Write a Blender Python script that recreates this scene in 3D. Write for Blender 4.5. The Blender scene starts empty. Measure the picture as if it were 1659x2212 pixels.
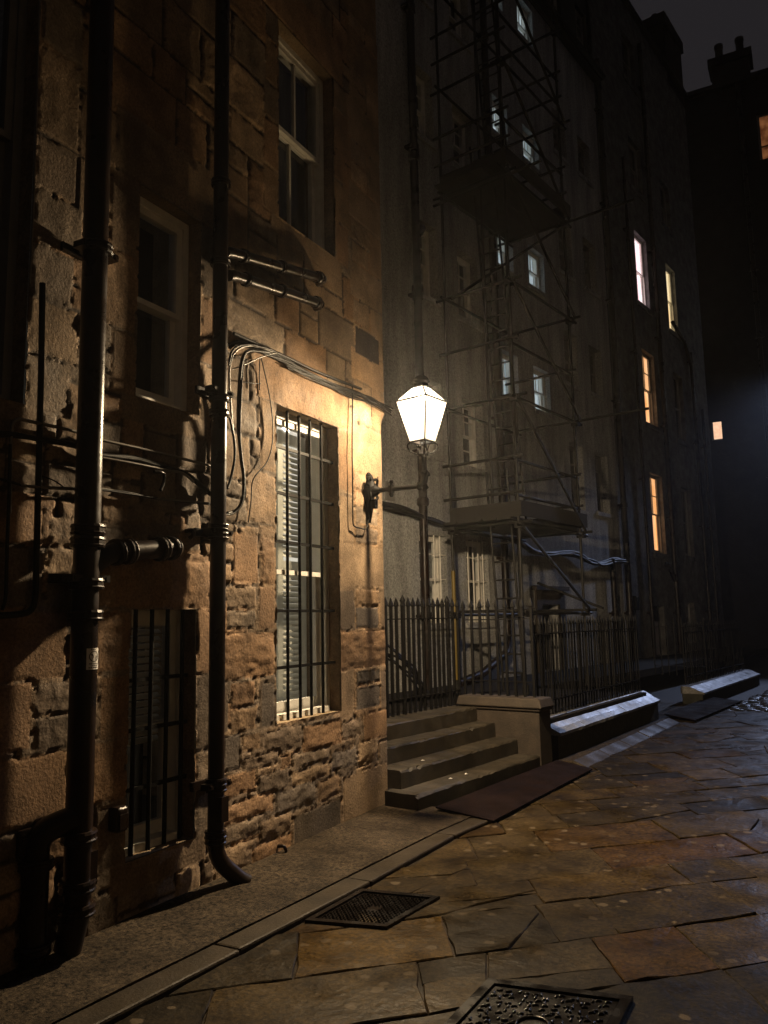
import bpy, math, random
import numpy as np
from mathutils import Vector, Matrix
random.seed(7); RNG = np.random.default_rng(11)
R = math.radians
sc = bpy.context.scene
col = sc.collection
V = Vector

# ---------------------------------------------------------------- survey helper: sight lines from the camera station meet real planes
S = 1659/2500.0; FPX = 2600*S; CX, CY = 829.5, 1106.0; EYE = 1.6
_d = np.array([2660*S-CX, -(1990*S-CY), FPX]); _d /= np.linalg.norm(_d)
_u = np.cross(_d, np.array([1, 0.0196, 0.])); _u /= np.linalg.norm(_u)
if _u[1] < 0: _u = -_u
_D = np.array([_d[0], _d[1], -_d[2]]); _U = np.array([_u[0], _u[1], -_u[2]])
CAM = np.array([np.cross(_D, _U), _D, _U])          # rows: world axes in camera coordinates
def ray(x, y):
    r = CAM @ np.array([x-CX, -(y-CY), -FPX]); return r/np.linalg.norm(r)
def onP(x, y, p, n):
    r = ray(x, y); p = np.array(p, float); n = np.array(n, float)
    t = np.dot(p-np.array([0, 0, EYE]), n)/np.dot(r, n); q = r*t; return V((q[0], q[1], q[2]+EYE))
def onX(x, y, X): return onP(x, y, (X, 0, 0), (1, 0, 0))
def onZ(x, y, z=0.): return onP(x, y, (0, 0, z), (0, 0, 1))

# ---------------------------------------------------------------- local frames of the walls: (u along, n out of the wall, z up)
def frame(o, ang):
    a = R(ang); ud = V((math.sin(a), math.cos(a), 0)); nd = V((math.cos(a), -math.sin(a), 0)); o = V(o)
    return lambda u, n, z: o + ud*u + nd*n + V((0, 0, z))
WX = -3.4
F1 = lambda u, n, z: V((WX+n, u, z))
F2 = frame((-5.66, 13.43, 0), 9.5)
FS = frame((-3.03, 6.157, 0), 8.5)
B2d = V((math.sin(R(9.5)), math.cos(R(9.5)), 0)); B2n = V((math.cos(R(9.5)), -math.sin(R(9.5)), 0)); B2p = V((-5.66, 13.43, 0))
BY = 34.0
F4 = lambda u, n, z: V((u, BY-n, z))                # end building, u = world X, n toward the camera

# ---------------------------------------------------------------- mesh builder
class MB:
    def __init__(s): s.v = []; s.f = []; s.sm = []; s.c = []; s.cc = None
    def add(s, vs, fs, smooth=False):
        o = len(s.v); s.v += [V(p) for p in vs]; s.f += [[i+o for i in f] for f in fs]; s.sm += [smooth]*len(fs)
        if s.cc is not None: s.c += [s.cc]*len(vs)
        return s
    def hexa(s, p):   # 8 points: bottom ring, top ring
        return s.add(p, [(3, 2, 1, 0), (4, 5, 6, 7), (0, 1, 5, 4), (1, 2, 6, 5), (2, 3, 7, 6), (3, 0, 4, 7)])
    def fbox(s, F, u0, u1, n0, n1, z0, z1):
        return s.hexa([F(u0, n0, z0), F(u1, n0, z0), F(u1, n1, z0), F(u0, n1, z0), F(u0, n0, z1), F(u1, n0, z1), F(u1, n1, z1), F(u0, n1, z1)])
    def box(s, c, d, rz=0.):
        m = Matrix.Rotation(rz, 3, 'Z'); c = V(c)
        return s.hexa([c+m@V((x*d[0]/2, y*d[1]/2, z*d[2]/2)) for x, y, z in [(-1,-1,-1),(1,-1,-1),(1,1,-1),(-1,1,-1),(-1,-1,1),(1,-1,1),(1,1,1),(-1,1,1)]])
    def bar(s, a, b, w, h, up=V((0, 0, 1))):
        a, b = V(a), V(b); t = (b-a).normalized()
        x = t.cross(up)
        if x.length < 1e-4: x = t.cross(V((0, 1, 0)))
        x.normalize(); y = x.cross(t)
        q = [(-1,-1),(1,-1),(1,1),(-1,1)]
        return s.hexa([a+x*i*w/2+y*j*h/2 for i, j in q]+[b+x*i*w/2+y*j*h/2 for i, j in q])
    def prism(s, poly, d):      # poly list of points, extruded by vector d
        n = len(poly); d = V(d)
        return s.add([V(p) for p in poly]+[V(p)+d for p in poly], [list(range(n))[::-1], list(range(n, 2*n))]+[(i, (i+1) % n, n+(i+1) % n, n+i) for i in range(n)])
    def tube(s, pts, r, k=10, cap=True, smooth=True):
        pts = [V(p) for p in pts]; n = len(pts); rr = r if isinstance(r, (list, tuple)) else [r]*n
        t = [(pts[min(i+1, n-1)]-pts[max(i-1, 0)]).normalized() for i in range(n)]
        a = t[0].orthogonal().normalized(); vs = []
        for i in range(n):
            a = (a-t[i]*a.dot(t[i]))
            if a.length < 1e-5: a = t[i].orthogonal()
            a.normalize(); b = t[i].cross(a)
            for j in range(k):
                w = 2*math.pi*j/k; vs.append(pts[i]+(a*math.cos(w)+b*math.sin(w))*rr[i])
        fs = [(i*k+j, i*k+(j+1) % k, (i+1)*k+(j+1) % k, (i+1)*k+j) for i in range(n-1) for j in range(k)]
        s.add(vs, fs, smooth)
        if cap: s.add(vs[:k], [list(range(k))[::-1]]); s.add(vs[-k:], [list(range(k))])
        return s
    def build(s, name, m, parent=None, label=None):
        me = bpy.data.meshes.new(name); off = V((0, 0, 0))
        p = parent
        while p is not None: off += p.location; p = p.parent
        me.from_pydata([tuple(v-off) for v in s.v], [], s.f)
        me.polygons.foreach_set('use_smooth', s.sm)
        if s.cc is not None:
            at = me.color_attributes.new('stone', 'FLOAT_COLOR', 'POINT')
            at.data.foreach_set('color', [x for c in s.c for x in (c[0], c[1], c[2], 1.)])
        me.materials.append(m); me.update()
        o = bpy.data.objects.new(name, me); col.objects.link(o)
        if parent is not None: o.parent = parent
        if label: o['label'] = label
        return o
def fillet(pts, r=.06, k=5):
    pts = [V(p) for p in pts]; out = [pts[0]]
    for i in range(1, len(pts)-1):
        a = pts[i-1]-pts[i]; b = pts[i+1]-pts[i]; q = min(r, a.length*.45, b.length*.45)
        p0 = pts[i]+a.normalized()*q; p1 = pts[i]+b.normalized()*q
        for j in range(k+1):
            t = j/k; out.append(p0*(1-t)**2+pts[i]*2*t*(1-t)+p1*t*t)
    return out+[pts[-1]]
def smoothline(pts, k=6):
    pts = [V(p) for p in pts]; out = []
    for i in range(len(pts)-1):
        p0, p1, p2, p3 = pts[max(i-1, 0)], pts[i], pts[i+1], pts[min(i+2, len(pts)-1)]
        for j in range(k):
            t = j/k; out.append(.5*((2*p1)+(p2-p0)*t+(2*p0-5*p1+4*p2-p3)*t*t+(3*p1-p0-3*p2+p3)*t**3))
    return out+[pts[-1]]
def tag(o, label, cat, group=None):
    o['label'] = label; o['category'] = cat
    if group: o['group'] = group
    return o
def thing(name, label, cat, loc, group=None):
    o = bpy.data.objects.new(name, None); o.empty_display_size = .2; col.objects.link(o); o.location = loc
    return tag(o, label, cat, group)
def dup(o, parent, delta=(0, 0, 0)):
    c = o.copy(); col.objects.link(c); c.parent = parent; c.location = o.location+V(delta); return c
def structure(o): o['kind'] = 'structure'; return o
def bevel(o, w, seg=2):
    b = o.modifiers.new('bevel', 'BEVEL'); b.width = w; b.segments = seg; b.limit_method = 'ANGLE'; b.angle_limit = R(40); return o

# ---------------------------------------------------------------- materials
def mat(name, c, rough=.6, metal=0., vary=.3, vscale=6., bump=0., bscale=60., c2=None, spec=.5, stretch=None, rvary=0., coat=0., attr=None, dist=.01, detail=6, sat=0., grain=0., gscale=110., spots=0., transl=0.):
    m = bpy.data.materials.new(name); m.use_nodes = True; nt = m.node_tree; N = nt.nodes; L = nt.links
    b = N['Principled BSDF']; b.inputs['Roughness'].default_value = rough; b.inputs['Metallic'].default_value = metal
    b.inputs['Specular IOR Level'].default_value = spec; b.inputs['Coat Weight'].default_value = coat; b.inputs['Coat Roughness'].default_value = .12
    tc = N.new('ShaderNodeTexCoord'); mp = N.new('ShaderNodeMapping'); L.new(tc.outputs['Object'], mp.inputs['Vector'])
    if stretch: mp.inputs['Scale'].default_value = stretch
    n1 = N.new('ShaderNodeTexNoise'); n1.inputs['Scale'].default_value = vscale; n1.inputs['Detail'].default_value = detail; n1.inputs['Roughness'].default_value = .62
    L.new(mp.outputs['Vector'], n1.inputs['Vector'])
    cr = N.new('ShaderNodeValToRGB'); cr.color_ramp.elements[0].position = .3; cr.color_ramp.elements[1].position = .72
    L.new(n1.outputs['Fac'], cr.inputs['Fac'])
    a = np.array(c[:3])
    if attr:
        cr.color_ramp.elements[0].color = (1-vary, 1-vary*1.05, 1-vary*1.1, 1); cr.color_ramp.elements[1].color = (1+vary*.6, 1+vary*.55, 1+vary*.5, 1)
        at = N.new('ShaderNodeAttribute'); at.attribute_name = attr
        mx = N.new('ShaderNodeMix'); mx.data_type = 'RGBA'; mx.blend_type = 'MULTIPLY'; mx.inputs['Factor'].default_value = 1.
        L.new(at.outputs['Color'], mx.inputs[6]); L.new(cr.outputs['Color'], mx.inputs[7]); L.new(mx.outputs[2], b.inputs['Base Color'])
    else:
        lo = a*(1-vary) if c2 is None else np.array(c2[:3]); hi = np.minimum(a*(1+vary*.6), 1)
        cr.color_ramp.elements[0].color = (*lo, 1); cr.color_ramp.elements[1].color = (*hi, 1)
        L.new(cr.outputs['Color'], b.inputs['Base Color'])
    if grain:
        src = b.inputs['Base Color'].links[0].from_socket
        ng = N.new('ShaderNodeTexNoise'); ng.inputs['Scale'].default_value = gscale; ng.inputs['Detail'].default_value = 3; ng.inputs['Roughness'].default_value = .8; L.new(tc.outputs['Object'], ng.inputs['Vector'])
        gr = N.new('ShaderNodeMapRange'); gr.inputs['From Min'].default_value = .3; gr.inputs['From Max'].default_value = .7; gr.inputs['To Min'].default_value = 1-grain; gr.inputs['To Max'].default_value = 1+grain
        L.new(ng.outputs['Fac'], gr.inputs['Value'])
        gm = N.new('ShaderNodeMix'); gm.data_type = 'RGBA'; gm.blend_type = 'MULTIPLY'; gm.inputs['Factor'].default_value = 1.
        L.new(src, gm.inputs[6]); L.new(gr.outputs['Result'], gm.inputs[7]); L.new(gm.outputs[2], b.inputs['Base Color'])
    if spots:
        src = b.inputs['Base Color'].links[0].from_socket
        wn = N.new('ShaderNodeTexNoise'); wn.inputs['Scale'].default_value = 14; L.new(tc.outputs['Object'], wn.inputs['Vector'])
        wa = N.new('ShaderNodeMix'); wa.data_type = 'VECTOR'; wa.inputs['Factor'].default_value = .05; L.new(tc.outputs['Object'], wa.inputs[4]); L.new(wn.outputs['Color'], wa.inputs[5])
        vo = N.new('ShaderNodeTexVoronoi'); vo.inputs['Scale'].default_value = 8.5; L.new(wa.outputs[1], vo.inputs['Vector'])
        sp = N.new('ShaderNodeMapRange'); sp.inputs['From Min'].default_value = .25; sp.inputs['From Max'].default_value = .19; L.new(vo.outputs['Distance'], sp.inputs['Value'])
        vs = N.new('ShaderNodeSeparateColor'); L.new(vo.outputs['Color'], vs.inputs['Color'])
        th = N.new('ShaderNodeMath'); th.operation = 'GREATER_THAN'; th.inputs[1].default_value = .3; L.new(vs.outputs['Red'], th.inputs[0])
        bn = N.new('ShaderNodeTexNoise'); bn.inputs['Scale'].default_value = 1.1; L.new(tc.outputs['Object'], bn.inputs['Vector'])
        bm = N.new('ShaderNodeMapRange'); bm.inputs['From Min'].default_value = .4; bm.inputs['From Max'].default_value = .56; L.new(bn.outputs['Fac'], bm.inputs['Value'])
        m1 = N.new('ShaderNodeMath'); m1.operation = 'MULTIPLY'; L.new(sp.outputs['Result'], m1.inputs[0]); L.new(th.outputs[0], m1.inputs[1])
        m2 = N.new('ShaderNodeMath'); m2.operation = 'MULTIPLY'; L.new(m1.outputs[0], m2.inputs[0]); L.new(bm.outputs['Result'], m2.inputs[1])
        m4 = N.new('ShaderNodeMath'); m4.operation = 'MULTIPLY'; m4.inputs[1].default_value = spots; L.new(m2.outputs[0], m4.inputs[0])
        sm = N.new('ShaderNodeMix'); sm.data_type = 'RGBA'; L.new(m4.outputs[0], sm.inputs['Factor']); L.new(src, sm.inputs[6]); sm.inputs[7].default_value = (.105, .08, .052, 1); L.new(sm.outputs[2], b.inputs['Base Color'])
    if rvary:
        n3 = N.new('ShaderNodeTexNoise'); n3.inputs['Scale'].default_value = vscale*.7; n3.inputs['Detail'].default_value = 4
        L.new(mp.outputs['Vector'], n3.inputs['Vector'])
        mr = N.new('ShaderNodeMapRange'); mr.inputs['From Min'].default_value = .32; mr.inputs['From Max'].default_value = .68
        mr.inputs['To Min'].default_value = max(.05, rough-rvary); mr.inputs['To Max'].default_value = min(1, rough+rvary)
        L.new(n3.outputs['Fac'], mr.inputs['Value']); L.new(mr.outputs['Result'], b.inputs['Roughness'])
    if transl:
        tl = N.new('ShaderNodeBsdfTranslucent'); tl.inputs['Color'].default_value = (*c, 1); ms = N.new('ShaderNodeMixShader'); ms.inputs[0].default_value = transl
        L.new(b.outputs[0], ms.inputs[1]); L.new(tl.outputs[0], ms.inputs[2]); L.new(ms.outputs[0], N['Material Output'].inputs['Surface'])
    if bump:
        n2 = N.new('ShaderNodeTexNoise'); n2.inputs['Scale'].default_value = bscale; n2.inputs['Detail'].default_value = 6; n2.inputs['Roughness'].default_value = .65
        L.new(tc.outputs['Object'], n2.inputs['Vector'])
        bp = N.new('ShaderNodeBump'); bp.inputs['Strength'].default_value = bump; bp.inputs['Distance'].default_value = dist
        L.new(n2.outputs['Fac'], bp.inputs['Height']); L.new(bp.outputs['Normal'], b.inputs['Normal'])
    return m
def emis(name, c, s, c2=None, scale=3., stretch=None):
    m = bpy.data.materials.new(name); m.use_nodes = True; nt = m.node_tree; N = nt.nodes; L = nt.links; N.clear()
    o = N.new('ShaderNodeOutputMaterial'); e = N.new('ShaderNodeEmission'); e.inputs['Strength'].default_value = s; e.inputs['Color'].default_value = (*c, 1)
    if c2:
        tc = N.new('ShaderNodeTexCoord'); mp = N.new('ShaderNodeMapping'); L.new(tc.outputs['Object'], mp.inputs['Vector'])
        if stretch: mp.inputs['Scale'].default_value = stretch
        n = N.new('ShaderNodeTexNoise'); n.inputs['Scale'].default_value = scale; L.new(mp.outputs['Vector'], n.inputs['Vector'])
        cr = N.new('ShaderNodeValToRGB'); cr.color_ramp.elements[0].position = .35; cr.color_ramp.elements[1].position = .65
        cr.color_ramp.elements[0].color = (*c2, 1); cr.color_ramp.elements[1].color = (*c, 1)
        L.new(n.outputs['Fac'], cr.inputs['Fac']); L.new(cr.outputs['Color'], e.inputs['Color'])
    L.new(e.outputs[0], o.inputs['Surface']); return m
def glassmat(name, tint=(.9, .93, .95), emit=None, es=0., wav=0., trl=0.):
    m = bpy.data.materials.new(name); m.use_nodes = True; nt = m.node_tree; N = nt.nodes; L = nt.links; N.clear()
    o = N.new('ShaderNodeOutputMaterial'); t = N.new('ShaderNodeBsdfTransparent'); t.inputs['Color'].default_value = (*tint, 1)
    g = N.new('ShaderNodeBsdfGlossy'); g.inputs['Roughness'].default_value = .02
    fr = N.new('ShaderNodeFresnel'); ge = N.new('ShaderNodeNewGeometry'); mr = N.new('ShaderNodeMapRange'); mr.inputs['To Min'].default_value = 1.52; mr.inputs['To Max'].default_value = 1/1.52
    L.new(ge.outputs['Backfacing'], mr.inputs['Value']); L.new(mr.outputs['Result'], fr.inputs['IOR'])
    mx = N.new('ShaderNodeMixShader'); L.new(fr.outputs[0], mx.inputs[0]); L.new(t.outputs[0], mx.inputs[1]); L.new(g.outputs[0], mx.inputs[2])
    if wav:
        tc = N.new('ShaderNodeTexCoord'); n = N.new('ShaderNodeTexNoise'); n.inputs['Scale'].default_value = 5; L.new(tc.outputs['Object'], n.inputs['Vector'])
        bp = N.new('ShaderNodeBump'); bp.inputs['Strength'].default_value = wav; bp.inputs['Distance'].default_value = .01; L.new(n.outputs['Fac'], bp.inputs['Height'])
        L.new(bp.outputs['Normal'], g.inputs['Normal'])
    out = mx
    if trl:
        tl = N.new('ShaderNodeBsdfTranslucent'); tl.inputs['Color'].default_value = (.95, .93, .88, 1); m2 = N.new('ShaderNodeMixShader'); L.new(out.outputs[0], m2.inputs[1]); L.new(tl.outputs[0], m2.inputs[2])
        tc = N.new('ShaderNodeTexCoord'); mp = N.new('ShaderNodeMapping'); mp.inputs['Scale'].default_value = (30, 30, 6); L.new(tc.outputs['Object'], mp.inputs['Vector'])
        n = N.new('ShaderNodeTexNoise'); n.inputs['Scale'].default_value = 1.; n.inputs['Detail'].default_value = 5; L.new(mp.outputs['Vector'], n.inputs['Vector'])
        mr2 = N.new('ShaderNodeMapRange'); mr2.inputs['From Min'].default_value = .3; mr2.inputs['From Max'].default_value = .7; mr2.inputs['To Min'].default_value = trl*.7; mr2.inputs['To Max'].default_value = min(1, trl*1.3)
        L.new(n.outputs['Fac'], mr2.inputs['Value']); L.new(mr2.outputs['Result'], m2.inputs[0]); out = m2
    if emit:
        e = N.new('ShaderNodeEmission'); e.inputs['Color'].default_value = (*emit, 1); e.inputs['Strength'].default_value = es
        ad = N.new('ShaderNodeAddShader'); L.new(out.outputs[0], ad.inputs[0]); L.new(e.outputs[0], ad.inputs[1]); out = ad
    L.new(out.outputs[0], o.inputs['Surface']); return m

M = {}
M['stone'] = mat('sandstone', (1, 1, 1), .82, vary=.38, vscale=5., bump=.6, bscale=55, attr='stone', dist=.008, spec=.3, rvary=.12, grain=.42, gscale=60)
M['flag'] = mat('flagstone', (1, 1, 1), .5, vary=.72, vscale=3.4, bump=.6, bscale=14, attr='stone', dist=.012, spec=.07, rvary=.24, grain=.8, gscale=40, spots=.8, detail=9)
M['render'] = mat('roughcast_render', (.40, .40, .395), .9, vary=.5, vscale=1.3, bump=1., bscale=45, stretch=(2.4, 2.4, .35), dist=.02, spec=.2, grain=.5, gscale=26, detail=9)
M['rubble'] = mat('dark_rubble', (.13, .125, .125), .9, vary=.6, vscale=3.5, bump=.9, bscale=9, dist=.05, spec=.3, grain=.3, gscale=18)
M['soot'] = mat('sooty_stone', (.025, .023, .025), .9, vary=.4, vscale=2., bump=.6, bscale=8, dist=.03, spec=.1)
M['slate'] = mat('slate', (.02, .02, .022), .75, vary=.4, vscale=4., bump=.4, bscale=12, spec=.15)
M['iron'] = mat('black_gloss_paint', (.005, .005, .006), .33, c2=(.022, .011, .006), rvary=.1, vary=.3, vscale=7, bump=.3, bscale=35, spec=.24, dist=.004)
M['ironm'] = mat('black_iron', (.0045, .004, .004), .6, vary=.3, vscale=9, bump=.3, bscale=60, dist=.003, spec=.16)
M['white'] = mat('white_paint', (.86, .83, .77), .45, vary=.14, vscale=9, bump=.15, bscale=60, dist=.003)
M['offw'] = mat('grey_paint', (.72, .71, .68), .5, vary=.2, vscale=8, bump=.15, bscale=60, dist=.003)
M['dull'] = mat('dull_window_paint', (.2, .19, .18), .6, vary=.2, vscale=8)
M['shut'] = mat('shutter_paint', (.68, .66, .6), .5, vary=.08, vscale=5, transl=.5)
M['slatm'] = mat('blind_slat', (.82, .77, .7), .5, vary=.1, vscale=5)
M['dark'] = mat('dark_room', (.008, .008, .01), .9, vary=.3)
M['curt'] = mat('curtain_or_back', (.07, .07, .075), .9, vary=.35, vscale=5, stretch=(6, 6, .3))
M['glass'] = glassmat('window_glass', wav=.05)
M['glassd'] = glassmat('old_window_glass', wav=.12)
M['cable'] = mat('cable_black', (.012, .011, .010), .5, vary=.2, spec=.2)
M['cableg'] = mat('cable_grey', (.16, .14, .115), .45, vary=.3)
M['tubes'] = mat('galvanised_tube', (.016, .0155, .015), .5, .0, spec=.25, vary=.4, vscale=7, bump=.2, bscale=50, c2=(.008, .007, .006), dist=.003)
M['board'] = mat('scaffold_board', (.014, .012, .01), .8, vary=.45, vscale=5, stretch=(3, .6, 3), bump=.4, bscale=40)
M['yellow'] = mat('yellow_sleeve', (.16, .11, .015), .5, vary=.2)
M['step'] = mat('worn_step_stone', (.031, .024, .0155), .58, vary=.7, vscale=5, bump=.5, bscale=70, rvary=.15, dist=.006, grain=.3, gscale=90)
M['cheek'] = mat('brown_stone', (.038, .027, .018), .75, vary=.45, vscale=6, bump=.5, bscale=60, dist=.008, grain=.3, gscale=80)
M['coping'] = mat('wet_coping_stone', (.17, .165, .16), .4, vary=.6, vscale=6, bump=.4, bscale=45, rvary=.12, dist=.006, grain=.5, gscale=50, spec=.45)
M['mossy'] = mat('mossy_wall', (.03, .029, .02), .85, vary=.5, vscale=6, bump=.8, bscale=18, dist=.02)
M['pave'] = mat('granolithic', (.043, .032, .021), .6, spec=.08, spots=.25, vary=.6, vscale=2.4, bump=.95, bscale=120, rvary=.18, dist=.006, detail=9, grain=1.3, gscale=48)
M['kerb'] = mat('wet_kerb', (.038, .029, .019), .55, spec=.12, vary=.45, vscale=4, bump=.6, bscale=60, rvary=.14, dist=.006, grain=.3, gscale=80)
M['ground'] = mat('dark_ground', (.012, .01, .008), .7, vary=.4, vscale=3, bump=.7, bscale=40)
M['court'] = mat('forecourt', (.022, .018, .013), .9, spec=.1, vary=.4, vscale=2, bump=.5, bscale=30)
M['plate'] = mat('rusty_plate', (.009, .0042, .0028), .8, .0, spec=.06, vary=.5, vscale=6, bump=1., bscale=60, grain=.6, gscale=60, dist=.008, rvary=.15)
M['cover'] = mat('cast_iron_cover', (.008, .0065, .006), .24, .0, spec=.25, vary=.4, vscale=12, bump=.3, bscale=60, rvary=.1, dist=.003)
M['sett'] = mat('wet_setts', (.03, .03, .034), .28, vary=.4, vscale=9, bump=.5, bscale=40, rvary=.12)
M['sticker'] = mat('sticker_white', (.8, .77, .73), .5, vary=.05)
M['ink'] = mat('sticker_ink', (.02, .015, .015), .5, vary=.05)
M['pot'] = mat('chimney_pot', (.03, .02, .016), .8, vary=.3)
M['warmroom'] = emis('lit_room_orange', (1., .56, .28), 1.6, (.85, .36, .12), 2.2, (1, 1, .4))
M['dimorange'] = emis('lit_room_dim', (.95, .36, .13), .22, (.25, .06, .02), 3)
M['pinkroom'] = emis('lit_room_pink', (1., .8, .84), 2.2, (.8, .5, .5), 2.2, (3, 3, .3))
M['creamroom'] = emis('lit_room_cream', (1., .8, .46), 1.6, (.7, .46, .2), 2.2, (3, 3, .3))
M['stairroom'] = emis('lit_stair', (.66, .76, .8), .8, (.3, .38, .4), 2.2, (3, 3, .3))
M['peach'] = emis('lit_frosted', (1., .62, .4), 1.1, (.85, .48, .28), 9)
M['mantle'] = emis('lamp_mantle', (1., .87, .66), 85.)
M['lampglass'] = glassmat('lamp_glass', (.97, .96, .92), (1., .93, .8), .22, trl=.4)
M['lamproof'] = glassmat('dimmed_lamp_roof_glass', (.1, .09, .07), (1., .93, .8), .25, trl=.5)  # roof glass darkened to cut upward light, with a small glow added
M['shutter_fill'] = emis('added_shutter_glow', (1., .9, .72), .8)  # added glow for the tall window's shutters
M['led'] = emis('led_face', (.75, .85, 1.), 60.)

# ================================================================ the near sandstone house: masonry laid stone by stone
G = .0125
Y0w, Y1w, Z0w, Z1w = 1.4, 6.4, 0.0, 7.25
ny = int(round((Y1w-Y0w)/G))+1; nz = int(round((Z1w-Z0w)/G))+1
def octv(freqs, amps, seed):
    r = np.random.default_rng(seed); out = np.zeros((nz, ny))
    yy = (np.arange(ny)*G); zz = (np.arange(nz)*G)
    for f, a in zip(freqs, amps):
        fy, fz = (f if isinstance(f, tuple) else (f, f))
        g = r.random((int(zz[-1]*fz)+3, int(yy[-1]*fy)+3))
        py, pz = yy*fy, zz*fz; iy, iz = py.astype(int), pz.astype(int); ty, tz = py-iy, pz-iz
        ty = ty*ty*(3-2*ty); tz = tz*tz*(3-2*tz)
        a0 = g[iz][:, iy]*(1-ty)+g[iz][:, iy+1]*ty; a1 = g[iz+1][:, iy]*(1-ty)+g[iz+1][:, iy+1]*ty
        out += a*((a0*(1-tz)[:, None]+a1*tz[:, None])-.5)
    return out
NR = octv([5, 10, 20, 40], [1, .8, .6, .45], 1)        # rock face
NR2 = octv([(4, 14), (9, 30), (16, 40)], [1, .8, .5], 2)   # bedded face, runs along the courses
NR3 = octv([(16, 5), (34, 12), (40, 40)], [1, .7, .5], 6)  # upright droving
ND = octv([.7, 1.6, 4, 9], [1, .9, .6, .4], 3)          # broad staining
NS = octv([(6, .7), (14, 1.2)], [1, .7], 4)             # streaks down the face
NG = octv([12, 24, 40], [1, .8, .6], 5)
HH = np.full((nz, ny), -.010); CC = np.zeros((nz, ny, 3)); CC[:] = (.065, .05, .036)
yy = Y0w+np.arange(ny)*G; zz = Z0w+np.arange(nz)*G
PAL = [(.28, .2, .12), (.29, .195, .115), (.25, .19, .125), (.2, .158, .112), (.33, .25, .16), (.17, .137, .1), (.265, .175, .1), (.24, .195, .14)]
def lay(y0, y1, z0, z1, kind, c=None, proud=0.):
    j = .007
    iy0, iy1 = np.searchsorted(yy, y0-1e-6), np.searchsorted(yy, y1-1e-6); iz0, iz1 = np.searchsorted(zz, z0-1e-6), np.searchsorted(zz, z1-1e-6)
    iy0, iz0 = max(iy0, 0), max(iz0, 0)
    if iy1-iy0 < 2 or iz1-iz0 < 2: return
    sy = slice(iy0, min(iy1+1, ny)); sz = slice(iz0, min(iz1+1, nz))
    Y = yy[sy][None, :]; Z = zz[sz][:, None]
    wob = NG[sz, sy]*.012
    d = np.minimum(np.minimum(Y-y0, y1-Y), np.minimum(Z-z0, z1-Z))+wob*(.5 if kind == 'smooth' else 1.3)
    c = random.choice(PAL) if c is None else c
    k = random.uniform(.82, 1.15); c = np.array(c)*k
    face = np.clip((d-j)/.009, 0, 1); face = face*face*(3-2*face)
    tilt = random.uniform(-.003, .003)
    if kind == 'smooth': h = .001*NG[sz, sy]+tilt*.4+.0015*NS[sz, sy]
    elif kind == 'tool':
        a = random.uniform(-.5, .5); h = .0012*np.sin((Z*math.cos(a)+Y*math.sin(a)*.8)*2*math.pi/.034)+.003*NG[sz, sy]+tilt
    elif kind == 'bed':
        b = np.clip((d-j)/.05, 0, 1); h = .008*NR2[sz, sy]+.003*NG[sz, sy]+.005*b+tilt
    elif kind == 'drove':
        h = .003*NR3[sz, sy]+.002*NG[sz, sy]+tilt
    else:
        b = np.clip((d-j)/.03, 0, 1); b = b*(2-b); h = random.uniform(.002, .006)*b+.008*NR[sz, sy]*(.3+.7*b)+.004*NG[sz, sy]
    h = h+proud
    HH[sz, sy] = np.where(face > 0, -.010*(1-face)+h*face, HH[sz, sy])
    sh = 1+.35*ND[sz, sy]+.3*NS[sz, sy]+.25*NR[sz, sy]
    cc = c[None, None, :]*np.clip(sh, .35, 1.6)[:, :, None]
    CC[sz, sy] = np.where((face > .3)[:, :, None], cc, CC[sz, sy])

OPEN = {'tall': (4.70, 5.575, .8875, 3.2), 'low': (3.3125, 3.8625, .325, 1.6875), 'mid': (3.3125, 3.8625, 2.925, 4.25), 'high': (4.7375, 5.5625, 4.6875, 6.375), 'edge': (1.6, 2.575, 2.7, 5.6)}
# random squared rubble first
z = -.05
while z < Z1w:
    up_ = z > 3.25
    h = random.choice([.27, .32, .36, .4]) if up_ else random.choice([.2, .24, .27, .3, .33]); y = Y0w-random.random()*.4
    while y < Y1w:
        w = random.choice([.36, .48, .6, .75]) if up_ else random.choice([.22, .28, .36, .45, .55]); q = random.random()+(.3 if up_ else 0)
        kd = lambda: random.choice(['smooth', 'smooth', 'bed', 'drove', 'rock']) if up_ else random.choice(['rock', 'rock', 'bed', 'bed', 'tool', 'bed', 'drove', 'smooth'])
        if q < .42 and h > .22:
            m_ = h*random.choice([.42, .5, .6]); lay(y, y+w, z, z+m_, kd()); lay(y, y+w, z+m_, z+h, kd())
        elif q < .6 and w > .3:
            m_ = w*random.choice([.4, .55]); lay(y, y+m_, z, z+h, kd()); zz_ = h*.55
            lay(y+m_, y+w, z, z+zz_, kd()); lay(y+m_, y+w, z+zz_, z+h, kd())
        else: lay(y, y+w, z, z+h, kd())
        y += w
    z += h
# dressed stones round each opening, then the corner quoins
def dressed(y0, y1, z0, z1, rt=True, wl=(.34, .2), wr=(.34, .2), lint=.4, sill=.17, ov=.22, lk='smooth'):
    z = z0-.02; k = random.randint(0, 1)
    while z < z1:
        h = random.choice([.3, .38, .46, .52]); h = min(h, z1-z) if z1-z-h > .12 else z1-z
        a = wl[k % 2]*random.uniform(.9, 1.1); lay(y0-a, y0, z, z+h, random.choice(['smooth', 'drove', 'smooth', 'bed'] if a > .25 else ['smooth', 'smooth', 'drove']))
        if rt:
            a = wr[(k+1) % 2]*random.uniform(.9, 1.1); lay(y1, y1+a, z, z+h, random.choice(['smooth', 'smooth', 'drove']))
        z += h; k += 1
    lay(y0-ov, y1+ov*.8, z1, z1+lint, lk, random.choice(PAL[:3]+PAL[4:5])); lay(y0-.12, y1+.12, z0-sill, z0, 'smooth', PAL[2])
dressed(*OPEN['edge'], wl=(.3, .2), wr=(.3, .3), lint=.4)
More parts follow.
